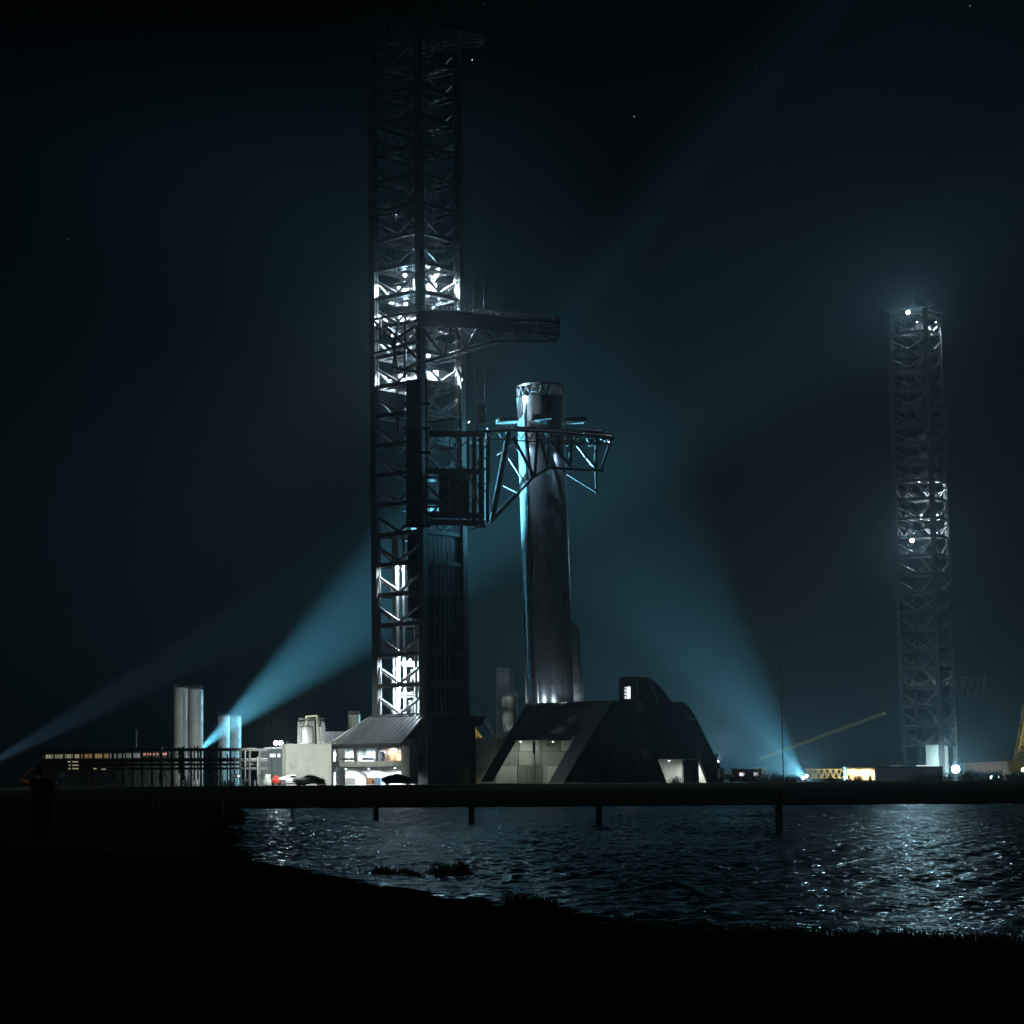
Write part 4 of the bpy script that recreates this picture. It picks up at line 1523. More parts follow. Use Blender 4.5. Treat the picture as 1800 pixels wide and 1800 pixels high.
q = P(506, 1304, 432)
floodlight(ww, q, P(545, 1288, 440), 4200, (.92, 1.0, .97), .14, 90, name='wash_lamp', lens=lens_dim)  # lamp added to brighten the tanks behind the wall
cs = thing('corrugated_shed', 'pale corrugated shed behind the white wall and tanks', 'shed', G(590, 455))
b = MB()
b.prism([P(568, 1286, 455), P(612, 1286, 455), P(612, 1383, 455), P(568, 1383, 455)], (0, 7, 0))
b.build('wall', tank_paint, cs, world=True)
b = MB()
for k in range(15):
    x = 569 + k * 3
    b.prism([P(x, 1287, 454.8), P(x + 1.4, 1287, 454.8), P(x + 1.4, 1380, 454.8), P(x, 1380, 454.8)], (0, .18, 0))
b.build('corrugation', tank_paint, cs, world=True)

cb = thing('panelled_tower', 'pale square panelled plant tower left of the booster foot', 'plant tower', G(888, 458))
for k, (y0, y1) in enumerate(((1174, 1180), (1181, 1200), (1201, 1217), (1218, 1235), (1236, 1253), (1254, 1283), (1284, 1383))):
    b = MB()
    b.prism([P(873, y0, 458), P(896, y0, 458), P(896, y1, 458), P(873, y1, 458)], (0, 2.4, 0))
    b.build('panel', tank_paint, cb, world=True)
b = MB()
b.prism([P(896.4, 1172, 458.4), P(903, 1172, 458.4), P(902, 1383, 458.4), P(896.4, 1383, 458.4)], (0, 2, 0))
b.build('side_duct', tank_paint, cb, world=True)
b = MB()
for k in range(8):
    b.bar(P(873 + k * 3.2, 1174, 458), P(873 + k * 3.2, 1170, 458), .05, .05)
b.bar(P(873, 1170, 458), P(896, 1170, 458), .05, .05)
b.bar(P(882, 1170, 458), P(882, 1161, 458), .05, .05)
b.build('top_rail', steel_pipe, cb, world=True)
for k, (x0, y0) in enumerate(((897, 1213), (897, 1216), (900, 1209))):
    polytube('pipe', [P(x0, y0, 448), P(x0 + 6 + 4 * k, y0, 448), P(x0 + 9 + 4 * k, y0 + 4, 448), P(x0 + 9 + 4 * k, y0 + 14, 448)], .14, steel_pipe, cb)

q = P(870, 1345, 431)
floodlight(cb, q, P(889, 1235, 456), 11000, (.92, 1.0, .95), .18, 85, name='fill_lamp')  # lamp added to light the panelled tower and the round tank

# yellow crane behind the tower base
yc_ = thing('lattice_crane', 'yellow lattice crane frame peeping out behind the dark tower base', 'crane', G(822, 470))
b = MB()
q = [P(815, 1250, 470), P(847, 1298, 470), P(815, 1298, 470)]
for i in range(3):
    b.bar(q[i], q[(i + 1) % 3], .22, .22)
for k in range(1, 9):
    t_ = k / 9
    b.bar(q[0].lerp(q[1], t_), q[2].lerp(q[1], max(0, t_ * 1.0 - .05)), .12, .12)
    b.bar(q[0].lerp(q[1], t_), q[2].lerp(q[0], 1 - t_), .12, .12)
b.build('boom_frame', yellow, yc_, world=True)
for x0, y0, x1, y1 in ((829, 1236, 868, 1292), (833, 1238, 874, 1292)):
    tube('stay_rope', P(x0, y0, 471), P(x1, y1, 471), .05, steel_pipe, yc_, True)
b = MB()
b.prism([P(812, 1350, 469), P(850, 1350, 469), P(850, 1384, 469), P(812, 1384, 469)], (0, 4, 0))
b.prism([P(812, 1298, 470), P(818, 1298, 470), P(818, 1350, 470), P(812, 1350, 470)], (0, 1, 0))
b.build('crane_body', yellow, yc_, world=True)

q = P(856, 1325, 463)
floodlight(yc_, q, P(834, 1284, 470), 2200, (1, .95, .85), .12, 90, name='work_lamp', lens=lens_dim)  # lamp added to make the crane frame show up

# ------------------------------------------------------------------ pipe rack and lit sheds on the far left
rk = thing('pipe_rack', 'long black pipe rack with stacked pipes and stub columns on the left', 'pipe rack', G(270, 412))
xs_r = [78 + k * 17.2 for k in range(23)]
for i, x in enumerate(xs_r):
    for D in (410, 416):
        piece('post', P(x, 1320 - (6 if i % 3 == 0 else 0), D), P(x, 1383, D), .34, .34, black_iron, rk, world=True)
    for y in (1321, 1337, 1346):
        piece('cross_beam', P(x, y, 409.6), P(x, y, 416.4), .28, .34, black_iron, rk, world=True)
for D in (409.7, 416.3):
    for y in (1319.5, 1338, 1352):
        piece('long_beam', P(76, y, D), P(470, y - 1.5, D), .26, .42, black_iron, rk, world=True)
for k in range(11):
    y = (1317.4, 1335, 1344.6)[k % 3]
    D = 410.6 + (k // 3) * 1.5
    tube('pipe', P(74 + rr.uniform(0, 30), y, D), P(470 - rr.uniform(0, 60), y - 1.2, D), rr.uniform(.1, .24), steel_pipe if k % 2 else black_iron, rk, True)
for x, y0, y1 in ((283, 1310, 1378), (315, 1313, 1360), (322, 1312, 1370), (342, 1311, 1370), (348, 1310, 1370), (368, 1312, 1360), (400, 1325, 1376), (412, 1330, 1376), (431, 1317, 1372), (453, 1330, 1378), (295, 1314, 1340), (262, 1314, 1340)):
    tube('riser', P(x, y0, 409), P(x, y1, 409), rr.uniform(.12, .26), steel_pipe if y1 > 1371 else black_iron, rk, True)
tube('riser', P(431, 1317, 409), P(437, 1315, 409), .08, steel_pipe, rk, True)
for k in range(40):
    x = rr.uniform(180, 460)
    y = rr.uniform(1350, 1374)
    tube('small_pipe', P(x, y, 408.5), P(x, y + rr.uniform(5, 14), 408.5), rr.uniform(.05, .13), steel_pipe, rk, True)
    if k % 2:
        tube('small_pipe', P(x, y, 408.5), P(x + rr.choice((-1, 1)) * rr.uniform(5, 12), y, 408.5), .07, steel_pipe, rk, True)
# unseen lamps added behind the rack to light the tank fronts
for x, y, tgt, pw in ((300, 1332, P(330, 1265, 452), 2500), (415, 1334, P(403, 1285, 560), 14000)):
    floodlight(rk, P(x, y, 417.5), tgt, pw, (.9, 1.0, .97), .18, 80, name='fill_lamp')
b = MB()
for x0 in (355, 376, 396):
    for k in range(5):
        b.bar(P(x0 + k * 3.6, 1366, 407.6), P(x0 + k * 3.6, 1380, 407.6), .06, .06)
    b.bar(P(x0, 1366, 407.6), P(x0 + 15, 1366, 407.6), .06, .06)
    b.bar(P(x0, 1372, 407.6), P(x0 + 15, 1372, 407.6), .05, .05)
struct(b.build('guard_rail', grating, rk, world=True), 'stuff')
for x, y, w_, h_, m_ in ((408, 1362, 7, 4, win_grey), (417, 1362, 5, 4, win_white)):
    b = MB()
    b.prism([P(x - 1, y - 1, 408.2), P(x + w_ + 1, y - 1, 408.2), P(x + w_ + 1, y + h_ + 1, 408.2), P(x - 1, y + h_ + 1, 408.2)], (0, .5, 0))
    cbx = b.build('control_cabinet', steel_dark, rk, world=True)
    b = MB()
    b.prism([P(x, y, 408.1), P(x + w_, y, 408.1), P(x + w_, y + h_, 408.1), P(x, y + h_, 408.1)], (0, .05, 0))
    sc = b.build('screen', m_, cbx)
    sc.data.transform(parent_matrix(rk).inverted())

ob = thing('site_office', 'long low site office with a band of yellow and orange windows behind the pipe rack', 'building', G(190, 445))
b = MB()
b.prism([P(72, 1324, 445), P(300, 1318, 445), P(300, 1383, 445), P(72, 1383, 445)], (0, 8, 0))
b.build('wall', cladding, ob, world=True)
b = MB()
b.prism([P(71, 1320.2, 444.6), P(302, 1315.2, 444.6), P(302, 1317.6, 444.6), P(71, 1323, 444.6)], (0, 8.8, 0))
b.build('roof', roof_metal, ob, world=True)
wins = [(76, 90, win_yellow), (92, 99, win_yellow), (101, 106, win_yellow), (107, 115, win_yellow), (117, 125, win_yellow), (127, 139, win_yellow), (143, 154, win_orange), (156, 164, win_orange), (167, 180, win_orange), (182, 190, win_orange),
        (193, 204, win_grey), (208, 219, win_grey), (222, 230, win_grey), (233, 246, win_grey), (249, 256, win_red), (259, 271, win_red), (274, 278, win_red), (281, 293, win_red)]
for x0, x1, m_ in wins:
    yb = 1326.5 - (x0 - 76) * .015
    b = MB()
    b.prism([P(x0, yb, 444.85), P(x1, yb, 444.85), P(x1, yb + 8 - (4 if m_ is win_red else 0), 444.85), P(x0, yb + 8 - (4 if m_ is win_red else 0), 444.85)], (0, .06, 0))
    o = b.build('window', m_, ob, world=True)
    b = MB()
    for t_ in (.33, .66):
        b.bar(P(x0 + (x1 - x0) * t_, yb, 444.7), P(x0 + (x1 - x0) * t_, yb + 8, 444.7), .08, .08)
    f_ = b.build('mullion', cladding, o)
    f_.data.transform(parent_matrix(ob).inverted())
for x0, x1, y0 in ((119, 124, 1338), (127, 137, 1338), (121, 124, 1344), (127, 138, 1344), (120, 124, 1350), (127, 138, 1350), (164, 170, 1350), (178, 186, 1351)):
    b = MB()
    b.prism([P(x0, y0, 408.9), P(x1, y0, 408.9), P(x1, y0 + 2.2, 408.9), P(x0, y0 + 2.2, 408.9)], (0, .1, 0))
    b.build('light_strip', win_yellow, rk, world=True)
an = thing('antenna_mast', 'thin antenna mast behind the left end of the pipe rack', 'antenna', G(240, 450))
tube('mast', G(240, 450), P(240, 1282, 450), .07, steel_pipe, an, True)
b = MB()
for k in range(4):
    b.bar(P(237, 1286 + 5 * k, 450), P(243, 1285 + 5 * k, 450), .07, .07)
b.build('antenna_arm', steel_pipe, an, world=True)

# vessels beside the white wall
gv = thing('pump_unit', 'grey pump unit on the ground left of the red one', 'pump', G(470, 405))
b = MB()
b.box(G(470, 405) + Vector((0, 0, .6)), (1.4, 1.2, .9))
b.lathe(G(470, 405) + Vector((0, 0, 1.05)), [(.55, 0), (.6, .5), (.4, .9), (.01, 1.0)], 16)
b.tube(G(470, 405) + Vector((.5, 0, 1)), G(470, 405) + Vector((.5, 0, 2)), .1, 8)
b.build('pump_body', tank_paint, gv, world=True)
rv = thing('pump_unit', 'red pump unit parked beside the white wall', 'pump', G(485, 404))
g_ = G(485, 404)
b = MB()
b.box(g_ + Vector((0, 0, .65)), (1.5, 1.2, .8))
b.lathe(g_ + Vector((0, 0, 1.05)), [(.5, 0), (.55, .4), (.35, .7), (.01, .8)], 16)
b.tube(g_ + Vector((-.8, -.3, 1.1)), g_ + Vector((.8, -.3, 1.1)), .16, 8)
b.build('pump_body', red_paint, rv, world=True)
for sx in (-.5, .5):
    b = MB()
    b.tube(g_ + Vector((sx, -.75, .28)), g_ + Vector((sx, -.6, .28)), .28, 14)
    b.build('wheel', rubber, rv, world=True)


# ------------------------------------------------------------------ wedge-shaped pickup trucks
def pickup(label, px, D, rz, m_):
    t_ = thing('pickup_truck', label, 'pickup', G(px, D), rz, 'wedge-shaped pickups on the pad road')
    prof = [(-2.84, .62), (-2.80, 1.28), (-.2, 1.93), (.25, 1.90), (2.45, 1.12), (2.84, .88), (2.80, .52), (2.2, .42), (-2.3, .45)]
    b = MB()
    w = 1.0
    n = len(prof)
    lo = [(x, -w + (.22 if z > 1.3 else 0), z) for x, z in prof]
    hi = [(x, w - (.22 if z > 1.3 else 0), z) for x, z in prof]
    fs = [(i, (i + 1) % n, n + (i + 1) % n, n + i) for i in range(n)]
    fs += [tuple(range(n))[::-1], tuple(range(n, 2 * n))]
    b.add(lo + hi, fs)
    b.build('body', m_, t_)
    for s_ in (-1, 1):
        yw = s_ * (w - .11)
        b = MB()
        b.prism([(-1.05, yw, 1.36), (-.25, s_ * (w - .2), 1.80), (.22, s_ * (w - .2), 1.78), (1.35, yw, 1.36)], (0, s_ * .03, 0))
        b.build('side_window', truck_glass, t_)
        for x in (-1.82, 1.78):
            b = MB()
            b.tube((x, s_ * (w - .22), .43), (x, s_ * (w + .03), .43), .44, 20)
            wh = b.build('wheel', rubber, t_)
            b = MB()
            b.tube((x, s_ * (w + .02), .43), (x, s_ * (w + .05), .43), .27, 8)
            b.build('rim', steel_dark, wh)
            b = MB()
            b.prism([(x - .66, s_ * w, .5), (x - .45, s_ * w, 1.0), (x + .45, s_ * w, 1.0), (x + .66, s_ * w, .5), (x + .5, s_ * w, .62), (x + .32, s_ * w, .86), (x - .32, s_ * w, .86), (x - .5, s_ * w, .62)], (0, s_ * .06, 0))
            b.build('wheel_arch', rubber, t_)
    b = MB()
    b.prism([(.36, -.72, 1.885), (.36, .72, 1.885), (1.95, .82, 1.32), (1.95, -.82, 1.32)], (.01, 0, .03))
    b.build('windscreen', truck_glass, t_)
    b = MB()
    b.box((2.72, 0, .98), (.1, 1.8, .06))
    b.build('light_bar', steel_pipe, t_)
    b = MB()
    b.box((-2.83, 0, 1.12), (.05, 1.8, .06))
    b.build('tail_light', red_paint, t_)
    b = MB()
    b.box((0, 0, .38), (4.2, 1.7, .2))
    b.build('underbody', rubber, t_)
    return t_


pickup('grey wedge pickup half hidden behind another before the white wall', 516, 405.5, math.radians(-4), truck_steel)
pickup('grey wedge pickup parked in front before the white wall', 543, 402.5, math.radians(-4), truck_steel)
pickup('dark wedge pickup silhouetted against the lit lean-to', 699, 400, math.radians(-2), truck_dark)

# ------------------------------------------------------------------ searchlights with visible beams
def searchlight(label, px, py, D, tgt, power, col, size, blend, lens=lens_blue, r=.7):
    p = P(px, py, D)
    t_ = thing('searchlight', label, 'searchlight', Vector((p.x, p.y, PADZ)))
    b = MB()
    b.box(Vector((p.x, p.y, PADZ + .25)), (1.8, 1.8, .4))
    b.bar(Vector((p.x - .85, p.y, PADZ + .4)), Vector((p.x - .85, p.y, p.z + .2)), .12, .2)
    b.bar(Vector((p.x + .85, p.y, PADZ + .4)), Vector((p.x + .85, p.y, p.z + .2)), .12, .2)
    b.build('yoke', steel_dark, t_, world=True)
    d = (tgt - p).normalized()
    b = MB()
    b.tube(p - d * .9, p - d * .06, r * .8, 16, r * 1.05)
    b.build('drum', steel_dark, t_, True, True)
    b = MB()
    b.tube(p - d * .05, p, r, 20)
    b.build('lens', lens, t_, False, True)
    light('beam_light', p + d * .45, power, col, .35, size, tgt, blend, t_)
    return t_


searchlight('searchlight behind the tall tanks throwing a blue beam to the booster', 346, 1322, 466, P(905, 845, 442), 3.0e7, CYAN, 26, .8)
searchlight('searchlight beyond the left edge throwing a faint blue beam', -55, 1362, 520, P(560, 1030, 540), 1.05e7, (.32, .62, 1.0), 13, .7)
fp = P(1415, 1366, 540)
fl = searchlight('searchlight among bushes right of the mount fanning blue light to the booster', 1415, 1366, 540, fp + Vector((-62, -10, 84)), 9e6, CYAN, 41, .85, lens_big, .75)
light('spill_light', fp + Vector((-.4, -.3, .3)), 4.0e6, (.28, .77, 1.0), .3, 78, fp + Vector((-9, -1.5, 4.0)), 1.0, fl)
light('glare_light', fp + Vector((0, -.7, .2)), 28000, (.35, .75, 1.0), .3, 160, fp + Vector((-1, -10, 2)), .6, fl)

# lamps on stands
def lamp_stand(label, px, py, D, power, col, r, aim=None, spot=175, lens=None, lit=None):
    p = P(px, py, D)
    t_ = thing('lamp_stand', label, 'lamp', Vector((p.x, p.y, PADZ)))
    tube('mast', Vector((p.x, p.y + .5, PADZ)), Vector((p.x, p.y + .5, max(p.z, PADZ + .8))), .08, steel_pipe, t_, True)
    b = MB()
    b.box((p.x, p.y + .5, PADZ + .15), (1.2, 1.2, .3))
    b.build('base', steel_dark, t_, world=True)
    floodlight(t_, p, aim or Vector((p.x * .4, 200, p.z + 8)), power, col, r, spot, lens=lens, name='lamp_head', lit=lit)
    return t_


lamp_stand('brilliant white lamp at the foot of the distant tower', 1680, 1352, 668, 45000, (.36, .80, 1.0), 1.1, lens=lens_big, spot=165, lit=P(1680, 1352, 668) + Vector((-2, -10, 3)))
light('wash_light', P(1678, 1350, 669), 30000, (.62, .92, 1.0), .4, 84, P(1670, 1345, 690), .7)
lamp_stand('lamp hidden behind the right slope of the launch mount', 1262, 1338, 452, 130000, (.78, .93, 1.0), .2, aim=P(1300, 1240, 440), spot=130, lit=P(1262, 1338, 452) + Vector((2.5, 1, 8)))

# ------------------------------------------------------------------ right-hand side
po = thing('lamp_pole', 'thin tall grey pole rising through the right light beam', 'pole', G(1377.5, 432))
tube('pole', G(1377.5, 432), P(1372, 1163, 432), .1, steel_dark, po, True)
b = MB()
for y0, dx in ((1165, 6), (1173, 3), (1180, -3), (1182, 2)):
    b.bar(P(1372, y0, 432), P(1372 + dx, y0, 432), .12, .16)
b.build('pole_arm', steel_pipe, po, world=True)


def lattice(b, p0, p1, w, h, n, r):
    """square lattice boom between two points"""
    p0, p1 = Vector(p0), Vector(p1)
    z = (p1 - p0).normalized()
    x = Vector((0, 1, 0))
    y = z.cross(x).normalized()
    def c(i, t_):
        sx, sy = ((-1, -1), (1, -1), (1, 1), (-1, 1))[i % 4]
        return p0.lerp(p1, t_) + x * sx * w / 2 + y * sy * h / 2
    for i in range(4):
        b.tube(c(i, 0), c(i, 1), r, 5)
    for k in range(n):
        t0, tm, t1 = k / n, (k + .5) / n, (k + 1) / n
        for i in range(4):
            b.bar(c(i, t0), c(i + 1, tm), r * 1.1, r * 1.1)
            b.bar(c(i + 1, tm), c(i, t1), r * 1.1, r * 1.1)
    return b


cr = thing('mobile_crane', 'mobile crane with a long thin yellow boom reaching right over the bushes', 'crane', G(1330, 650))
b = MB()
lattice(b, P(1336, 1334, 650), P(1553, 1254, 650), .9, .75, 40, .085)
b.build('boom', yellow_pale, cr, world=True)
b = MB()
b.ball(P(1555, 1254, 650), .55, 12, 8)
b.build('boom_head', yellow, cr, True, True)
b = MB()
b.box(G(1330, 650) + Vector((0, 0, 1.5)), (7, 2.6, 1.6))
b.box(G(1330, 650) + Vector((1, 0, 3.2)), (3.5, 2.4, 1.8))
b.build('body', yellow, cr, world=True)
for k in range(4):
    b = MB()
    c_ = G(1330, 650) + Vector((-2.7 + k * 1.8, -1.35, .65))
    b.tube(c_, c_ + Vector((0, .4, 0)), .65, 16)
    b.build('wheel', rubber, cr, world=True)

bs = thing('boom_section', 'pale yellow lattice boom section lying right of the searchlight', 'boom section', G(1450, 500))
b = MB()
lattice(b, P(1416, 1360, 500), P(1478, 1360, 500), 2.0, 1.9, 6, .09)
for k in range(2):
    b.bar(P(1478, 1351 + 17 * k, 500), P(1486, 1362, 500), .15, .15)
b.build('lattice_section', yellow_pale, bs, world=True)

lc = thing('open_container', 'open container glowing warm orange inside behind the bushes', 'container', G(1514, 520))
for nm, q, vec in (('floor', [(1488, 1371, 520), (1539, 1371, 520), (1539, 1373, 520), (1488, 1373, 520)], (0, 3.5, 0)),
                   ('roof', [(1487, 1348, 519.9), (1540, 1348, 519.9), (1540, 1350.4, 519.9), (1487, 1350.4, 519.9)], (0, 3.6, 0)),
                   ('back_wall', [(1488, 1350.6, 523.2), (1539, 1350.6, 523.2), (1539, 1371, 523.2), (1488, 1371, 523.2)], (0, .15, 0)),
                   ('end_wall', [(1488, 1350.6, 520), (1489.2, 1350.6, 520), (1489.2, 1371, 520), (1488, 1371, 520)], (0, 3.1, 0)),
                   ('end_wall', [(1537.8, 1350.6, 520), (1539, 1350.6, 520), (1539, 1371, 520), (1537.8, 1371, 520)], (0, 3.1, 0))):
    slab(nm, q, vec, tank_cream, lc)
for x in (1500, 1526):
    q = P(x, 1352, 521.4)
    floodlight(lc, q, q + Vector((0, .6, -2)), 2600, (1.0, .70, .38), .14, 175, name='strip_lamp', lens=lens_warm)
lb_ = thing('long_building', 'long low dark building between the glowing container and the distant tower', 'building', G(1600, 545))
slab('wall', [(1540.5, 1350, 545), (1657, 1349, 545), (1657, 1380, 545), (1540.5, 1380, 545)], (0, 9, 0), mat('dull_sheet', (.17, .20, .20), .6, .1, .2, .4, streak=.3), lb_)
slab('roof', [(1539, 1348, 544.7), (1658, 1347, 544.7), (1658, 1349, 544.7), (1539, 1350, 544.7)], (0, 9.6, 0), cladding, lb_)
for x0, x1, m_ in ((1566, 1590, win_grey), (1611, 1635, win_white)):
    slab('roof_light', [(x0, 1345.4, 549), (x1, 1345.2, 549), (x1, 1346.6, 549), (x0, 1346.8, 549)], (0, .3, 0), m_, lb_)
b = MB()
for k in range(5):
    b.bar(P(1552 + k * 2.2, 1347, 547), P(1552 + k * 2.2, 1341 + k % 3, 547), .1, .1)
b.build('roof_vent', steel_pipe, lb_, world=True)

gb = thing('boom_section', 'long grey lattice boom lying right of the brilliant lamp', 'boom section', G(1745, 600))
b = MB()
lattice(b, P(1694, 1350, 600), P(1780, 1346, 600), 2.4, 2.2, 14, .11)
b.build('lattice_section', pink_grey, gb, world=True)
for x in (1704, 1770):
    b = MB()
    b.box(G(x, 600) + Vector((0, 0, 1.2)), (1.4, 2.6, 2.4))
    b.build('trestle', concrete, gb, world=True)
yb = thing('crawler_crane', 'big yellow crawler crane cut by the right edge of the picture', 'crane', G(1800, 560))
b = MB()
lattice(b, P(1793, 1345, 560), P(1812, 1240, 560), 3.2, 2.6, 12, .16)
lattice(b, P(1812, 1240, 560), P(1830, 1150, 560), 3.2, 2.4, 10, .14)
b.build('mast', yellow_pale, yb, world=True)
b = MB()
b.box(G(1812, 560) + Vector((0, 0, 3.2)), (9, 4.5, 2.6))
b.box(G(1800, 560) + Vector((0, -1.5, 4)), (2.2, 2, 2.4))
b.build('machine_house', yellow, yb, world=True)
for s_ in (-2.4, 2.4):
    b = MB()
    c_ = G(1806, 560) + Vector((0, s_, .8))
    b.box(c_, (8, 1.0, 1.2))
    for e_ in (-4, 4):
        b.tube(c_ + Vector((e_, -.5, 0)), c_ + Vector((e_, .5, 0)), .6, 14)
    b.build('track', rubber, yb, world=True)
for px, py, D, pw, r_, lab in ((1742, 1366, 590, 900, .4, 'small white site lamp right of the brilliant lamp'), (1756, 1365, 592, 300, .22, 'faint site lamp left of the yellow crane'), (1781, 1366, 592, 300, .2, 'tiny site lamp at the foot of the yellow crane')):
    lamp_stand(lab, px, py, D, pw, (.9, .97, 1), r_)
lamp_stand('warm lamp on the yellow crane at the right edge', 1799, 1353, 552, 9000, (1, .82, .55), .4, lens=lens_warm, spot=160, lit=P(1793, 1300, 566))

lamp_stand('faint lamp added to light the long grey boom', 1700, 1368, 592, 7000, (1, .93, .85), .12, lit=P(1745, 1349, 600), spot=120, lens=lens_dim)  # stand put in only to light the grey boom
lamp_stand('small added lamp beside the pale yellow boom section', 1489, 1366, 494, 2500, (1.0, .95, .8), .15, aim=P(1440, 1360, 498))  # stand put in only to light the yellow section
# parked machines silhouetted right of the mount
mv = thing('parked_loader', 'small grey loader parked at the right foot of the launch mount', 'loader', G(1276, 408))
g_ = G(1276, 408)
b = MB()
b.box(g_ + Vector((0, 0, 1.0)), (2.6, 1.6, .9))
b.box(g_ + Vector((-.8, 0, 1.9)), (.9, 1.4, 1.2))
b.bar(g_ + Vector((.4, -.6, 2.5)), g_ + Vector((2.2, -.6, 2.45)), .14, .1)
for k in range(4):
    b.bar(g_ + Vector((.5 + k * .5, -.6, 1.4)), g_ + Vector((.5 + k * .5, -.6, 2.5)), .08, .08)
b.build('body', tank_paint, mv, world=True)
for sx in (-.9, .9):
    b = MB()
    b.tube(g_ + Vector((sx, -.95, .45)), g_ + Vector((sx, -.65, .45)), .45, 14)
    b.build('wheel', rubber, mv, world=True)
for px, lab, m_ in ((1300, 'dull red site cabin right of the parked loader', red_paint), (1325, 'pale site cabin half hidden by bushes', tank_paint)):
    t_ = thing('site_cabin', lab, 'cabin', G(px, 440))
    g_ = G(px, 440)
    b = MB()
    b.box(g_ + Vector((0, 0, 1.3)), (2.6, 2.2, 2.2))
    b.box(g_ + Vector((0, 0, 2.46)), (2.8, 2.4, .12))
    b.build('wall', m_, t_, world=True)
    b = MB()
    b.box(g_ + Vector((.3, -1.12, 1.5)), (.9, .05, .6))
    b.build('window', win_white, t_, world=True)

# bollards, sign and cabinet by the left road
for i, (px, top, m_, lab) in enumerate(((100, 1372, red_paint, 'red and white bollard nearest the standing person'), (112, 1373, white_panel, 'white bollard right of the red one near the person'), (198, 1375, red_paint, 'lone red bollard further right on the left road'))):
    t_ = thing('bollard', lab, 'bollard', G(px, 386), 0, 'bollards on the left road')
    b = MB()
    b.lathe(G(px, 386), [(.16, 0), (.12, .1), (.09, .55)], 12)
    b.build('base', m_, t_, True, True)
    b = MB()
    b.lathe(G(px, 386), [(.09, .56), (.08, 1.0), (.02, 1.05)], 12)
    b.build('band', white_panel, t_, True, True)
rs = thing('banner', 'dull red upright banner board by the left road', 'banner', G(163, 390))
b = MB()
b.box(G(163, 390) + Vector((0, 0, 1.0)), (.62, .08, 1.7))
b.build('board', mat('maroon_board', (.22, .03, .06), .6), rs, world=True)
for s_ in (-.25, .25):
    tube('stake', G(163, 390) + Vector((s_, .08, 0)), G(163, 390) + Vector((s_, .08, 1.2)), .03, steel_pipe, rs, True)
kb = thing('road_sign', 'pair of grey sign boards on posts behind the bollards', 'sign', G(107, 394))
for px, w_ in ((103, .3), (110, .62)):
    b = MB()
    g_ = G(px, 394)
    b.box(g_ + Vector((0, 0, 2.0)), (w_, .05, 1.1))
    b.build('board', tank_paint, kb, world=True)
    tube('post', g_, g_ + Vector((0, .06, 1.5)), .03, steel_pipe, kb, True)

# ------------------------------------------------------------------ shrubs on the far bank


def shrub(px, D, w_, h_, label, seed):
    r_ = random.Random(seed)
    g_ = Vector((P(px, 1375, D).x, D, float(height(np.array([[P(px, 1375, D).x]]), np.array([[float(D)]]))[0, 0]) - .05))
    t_ = thing('shrub', label, 'shrub', g_, 0, 'shrubs on the far bank')
    b = MB()
    for k in range(6):
        a_ = r_.uniform(0, 2 * PI)
        b.tube((0, 0, 0), (math.cos(a_) * w_ * .3, math.sin(a_) * w_ * .3, h_ * r_.uniform(.5, .8)), .05, 5, .02)
    b.build('stem', bark_m, t_)
    b = MB()
    n = int(260 * w_)
    for k in range(n):
        a_, q = r_.uniform(0, 2 * PI), r_.random() ** .5
        zt_ = r_.random()
        prof = (1 - abs(zt_ - .4) ** 1.6) * (.8 + .3 * math.sin(3 * a_ + seed))
        x, y, z = math.cos(a_) * q * w_ * .5 * prof, math.sin(a_) * q * w_ * .5 * prof, zt_ * h_ * (1 - .35 * q * q) * (.8 + .25 * math.sin(5 * a_ + seed))
        s_ = r_.uniform(.08, .17)
        e = Euler((r_.uniform(-1, 1), r_.uniform(-1, 1), r_.uniform(0, 6.3))).to_matrix()
        b.add([Vector((x, y, z)) + e @ Vector(v) * s_ for v in ((-.5, 0, 0), (0, -.35, .12), (1.2, 0, 0), (0, .35, .12))], [(0, 1, 2, 3)])
    b.build('crown', leaf_m, t_)


sh_list = [(1318, 372, 4.6, 2.2, 'broad shrub between the mount and the blue searchlight'), (1338, 374, 5.6, 2.6, 'tallest dark shrub left of the blue searchlight'), (1362, 372, 4.6, 1.9, 'low shrub in the middle of the row left of the searchlight'),
           (1388, 371, 4.6, 1.4, 'lowest shrub just left of the blue searchlight'), (1494, 374, 1.6, 2.3, 'slim dark shrub before the left end of the glowing container'), (1506, 373, 1.5, 1.7, 'small shrub before the middle of the glowing container'), (1512, 374, 1.3, 1.4, 'tiny shrub right of the small one before the container'),
           (1530, 373, .9, 1.7, 'thin shrub before the right end of the glowing container'), (1622, 372, 5.2, 1.5, 'wide low shrub left below the brilliant lamp'), (1655, 371, 5.5, 1.7, 'wide shrub right in front of the brilliant lamp'),
           (1705, 372, 8, 1.8, 'broad mound of shrub right of the brilliant lamp'), (1752, 373, 7, 1.5, 'broad shrub below the small site lamps'), (1793, 373, 6, 1.6, 'shrub below the yellow crane at the right edge'),
           (326, 378, 2.3, 2.6, 'round black shrub before the pipe rack'), (402, 380, 3.2, 1.2, 'low shrub before the pipe rack cabinet'), (567, 381, 1.5, 1.5, 'dark shrub at the nose of the front grey pickup'), (1188, 384, 2.6, 1.3, 'low plant before the lit right opening of the mount'), (1460, 373, 4.2, .9, 'low shrub before the yellow boom section')]
for i, (px, D, w_, h_, lab) in enumerate(sh_list):
    shrub(px, D, w_, h_, lab, i + 3)

# ------------------------------------------------------------------ marsh grass, reeds, rope fence


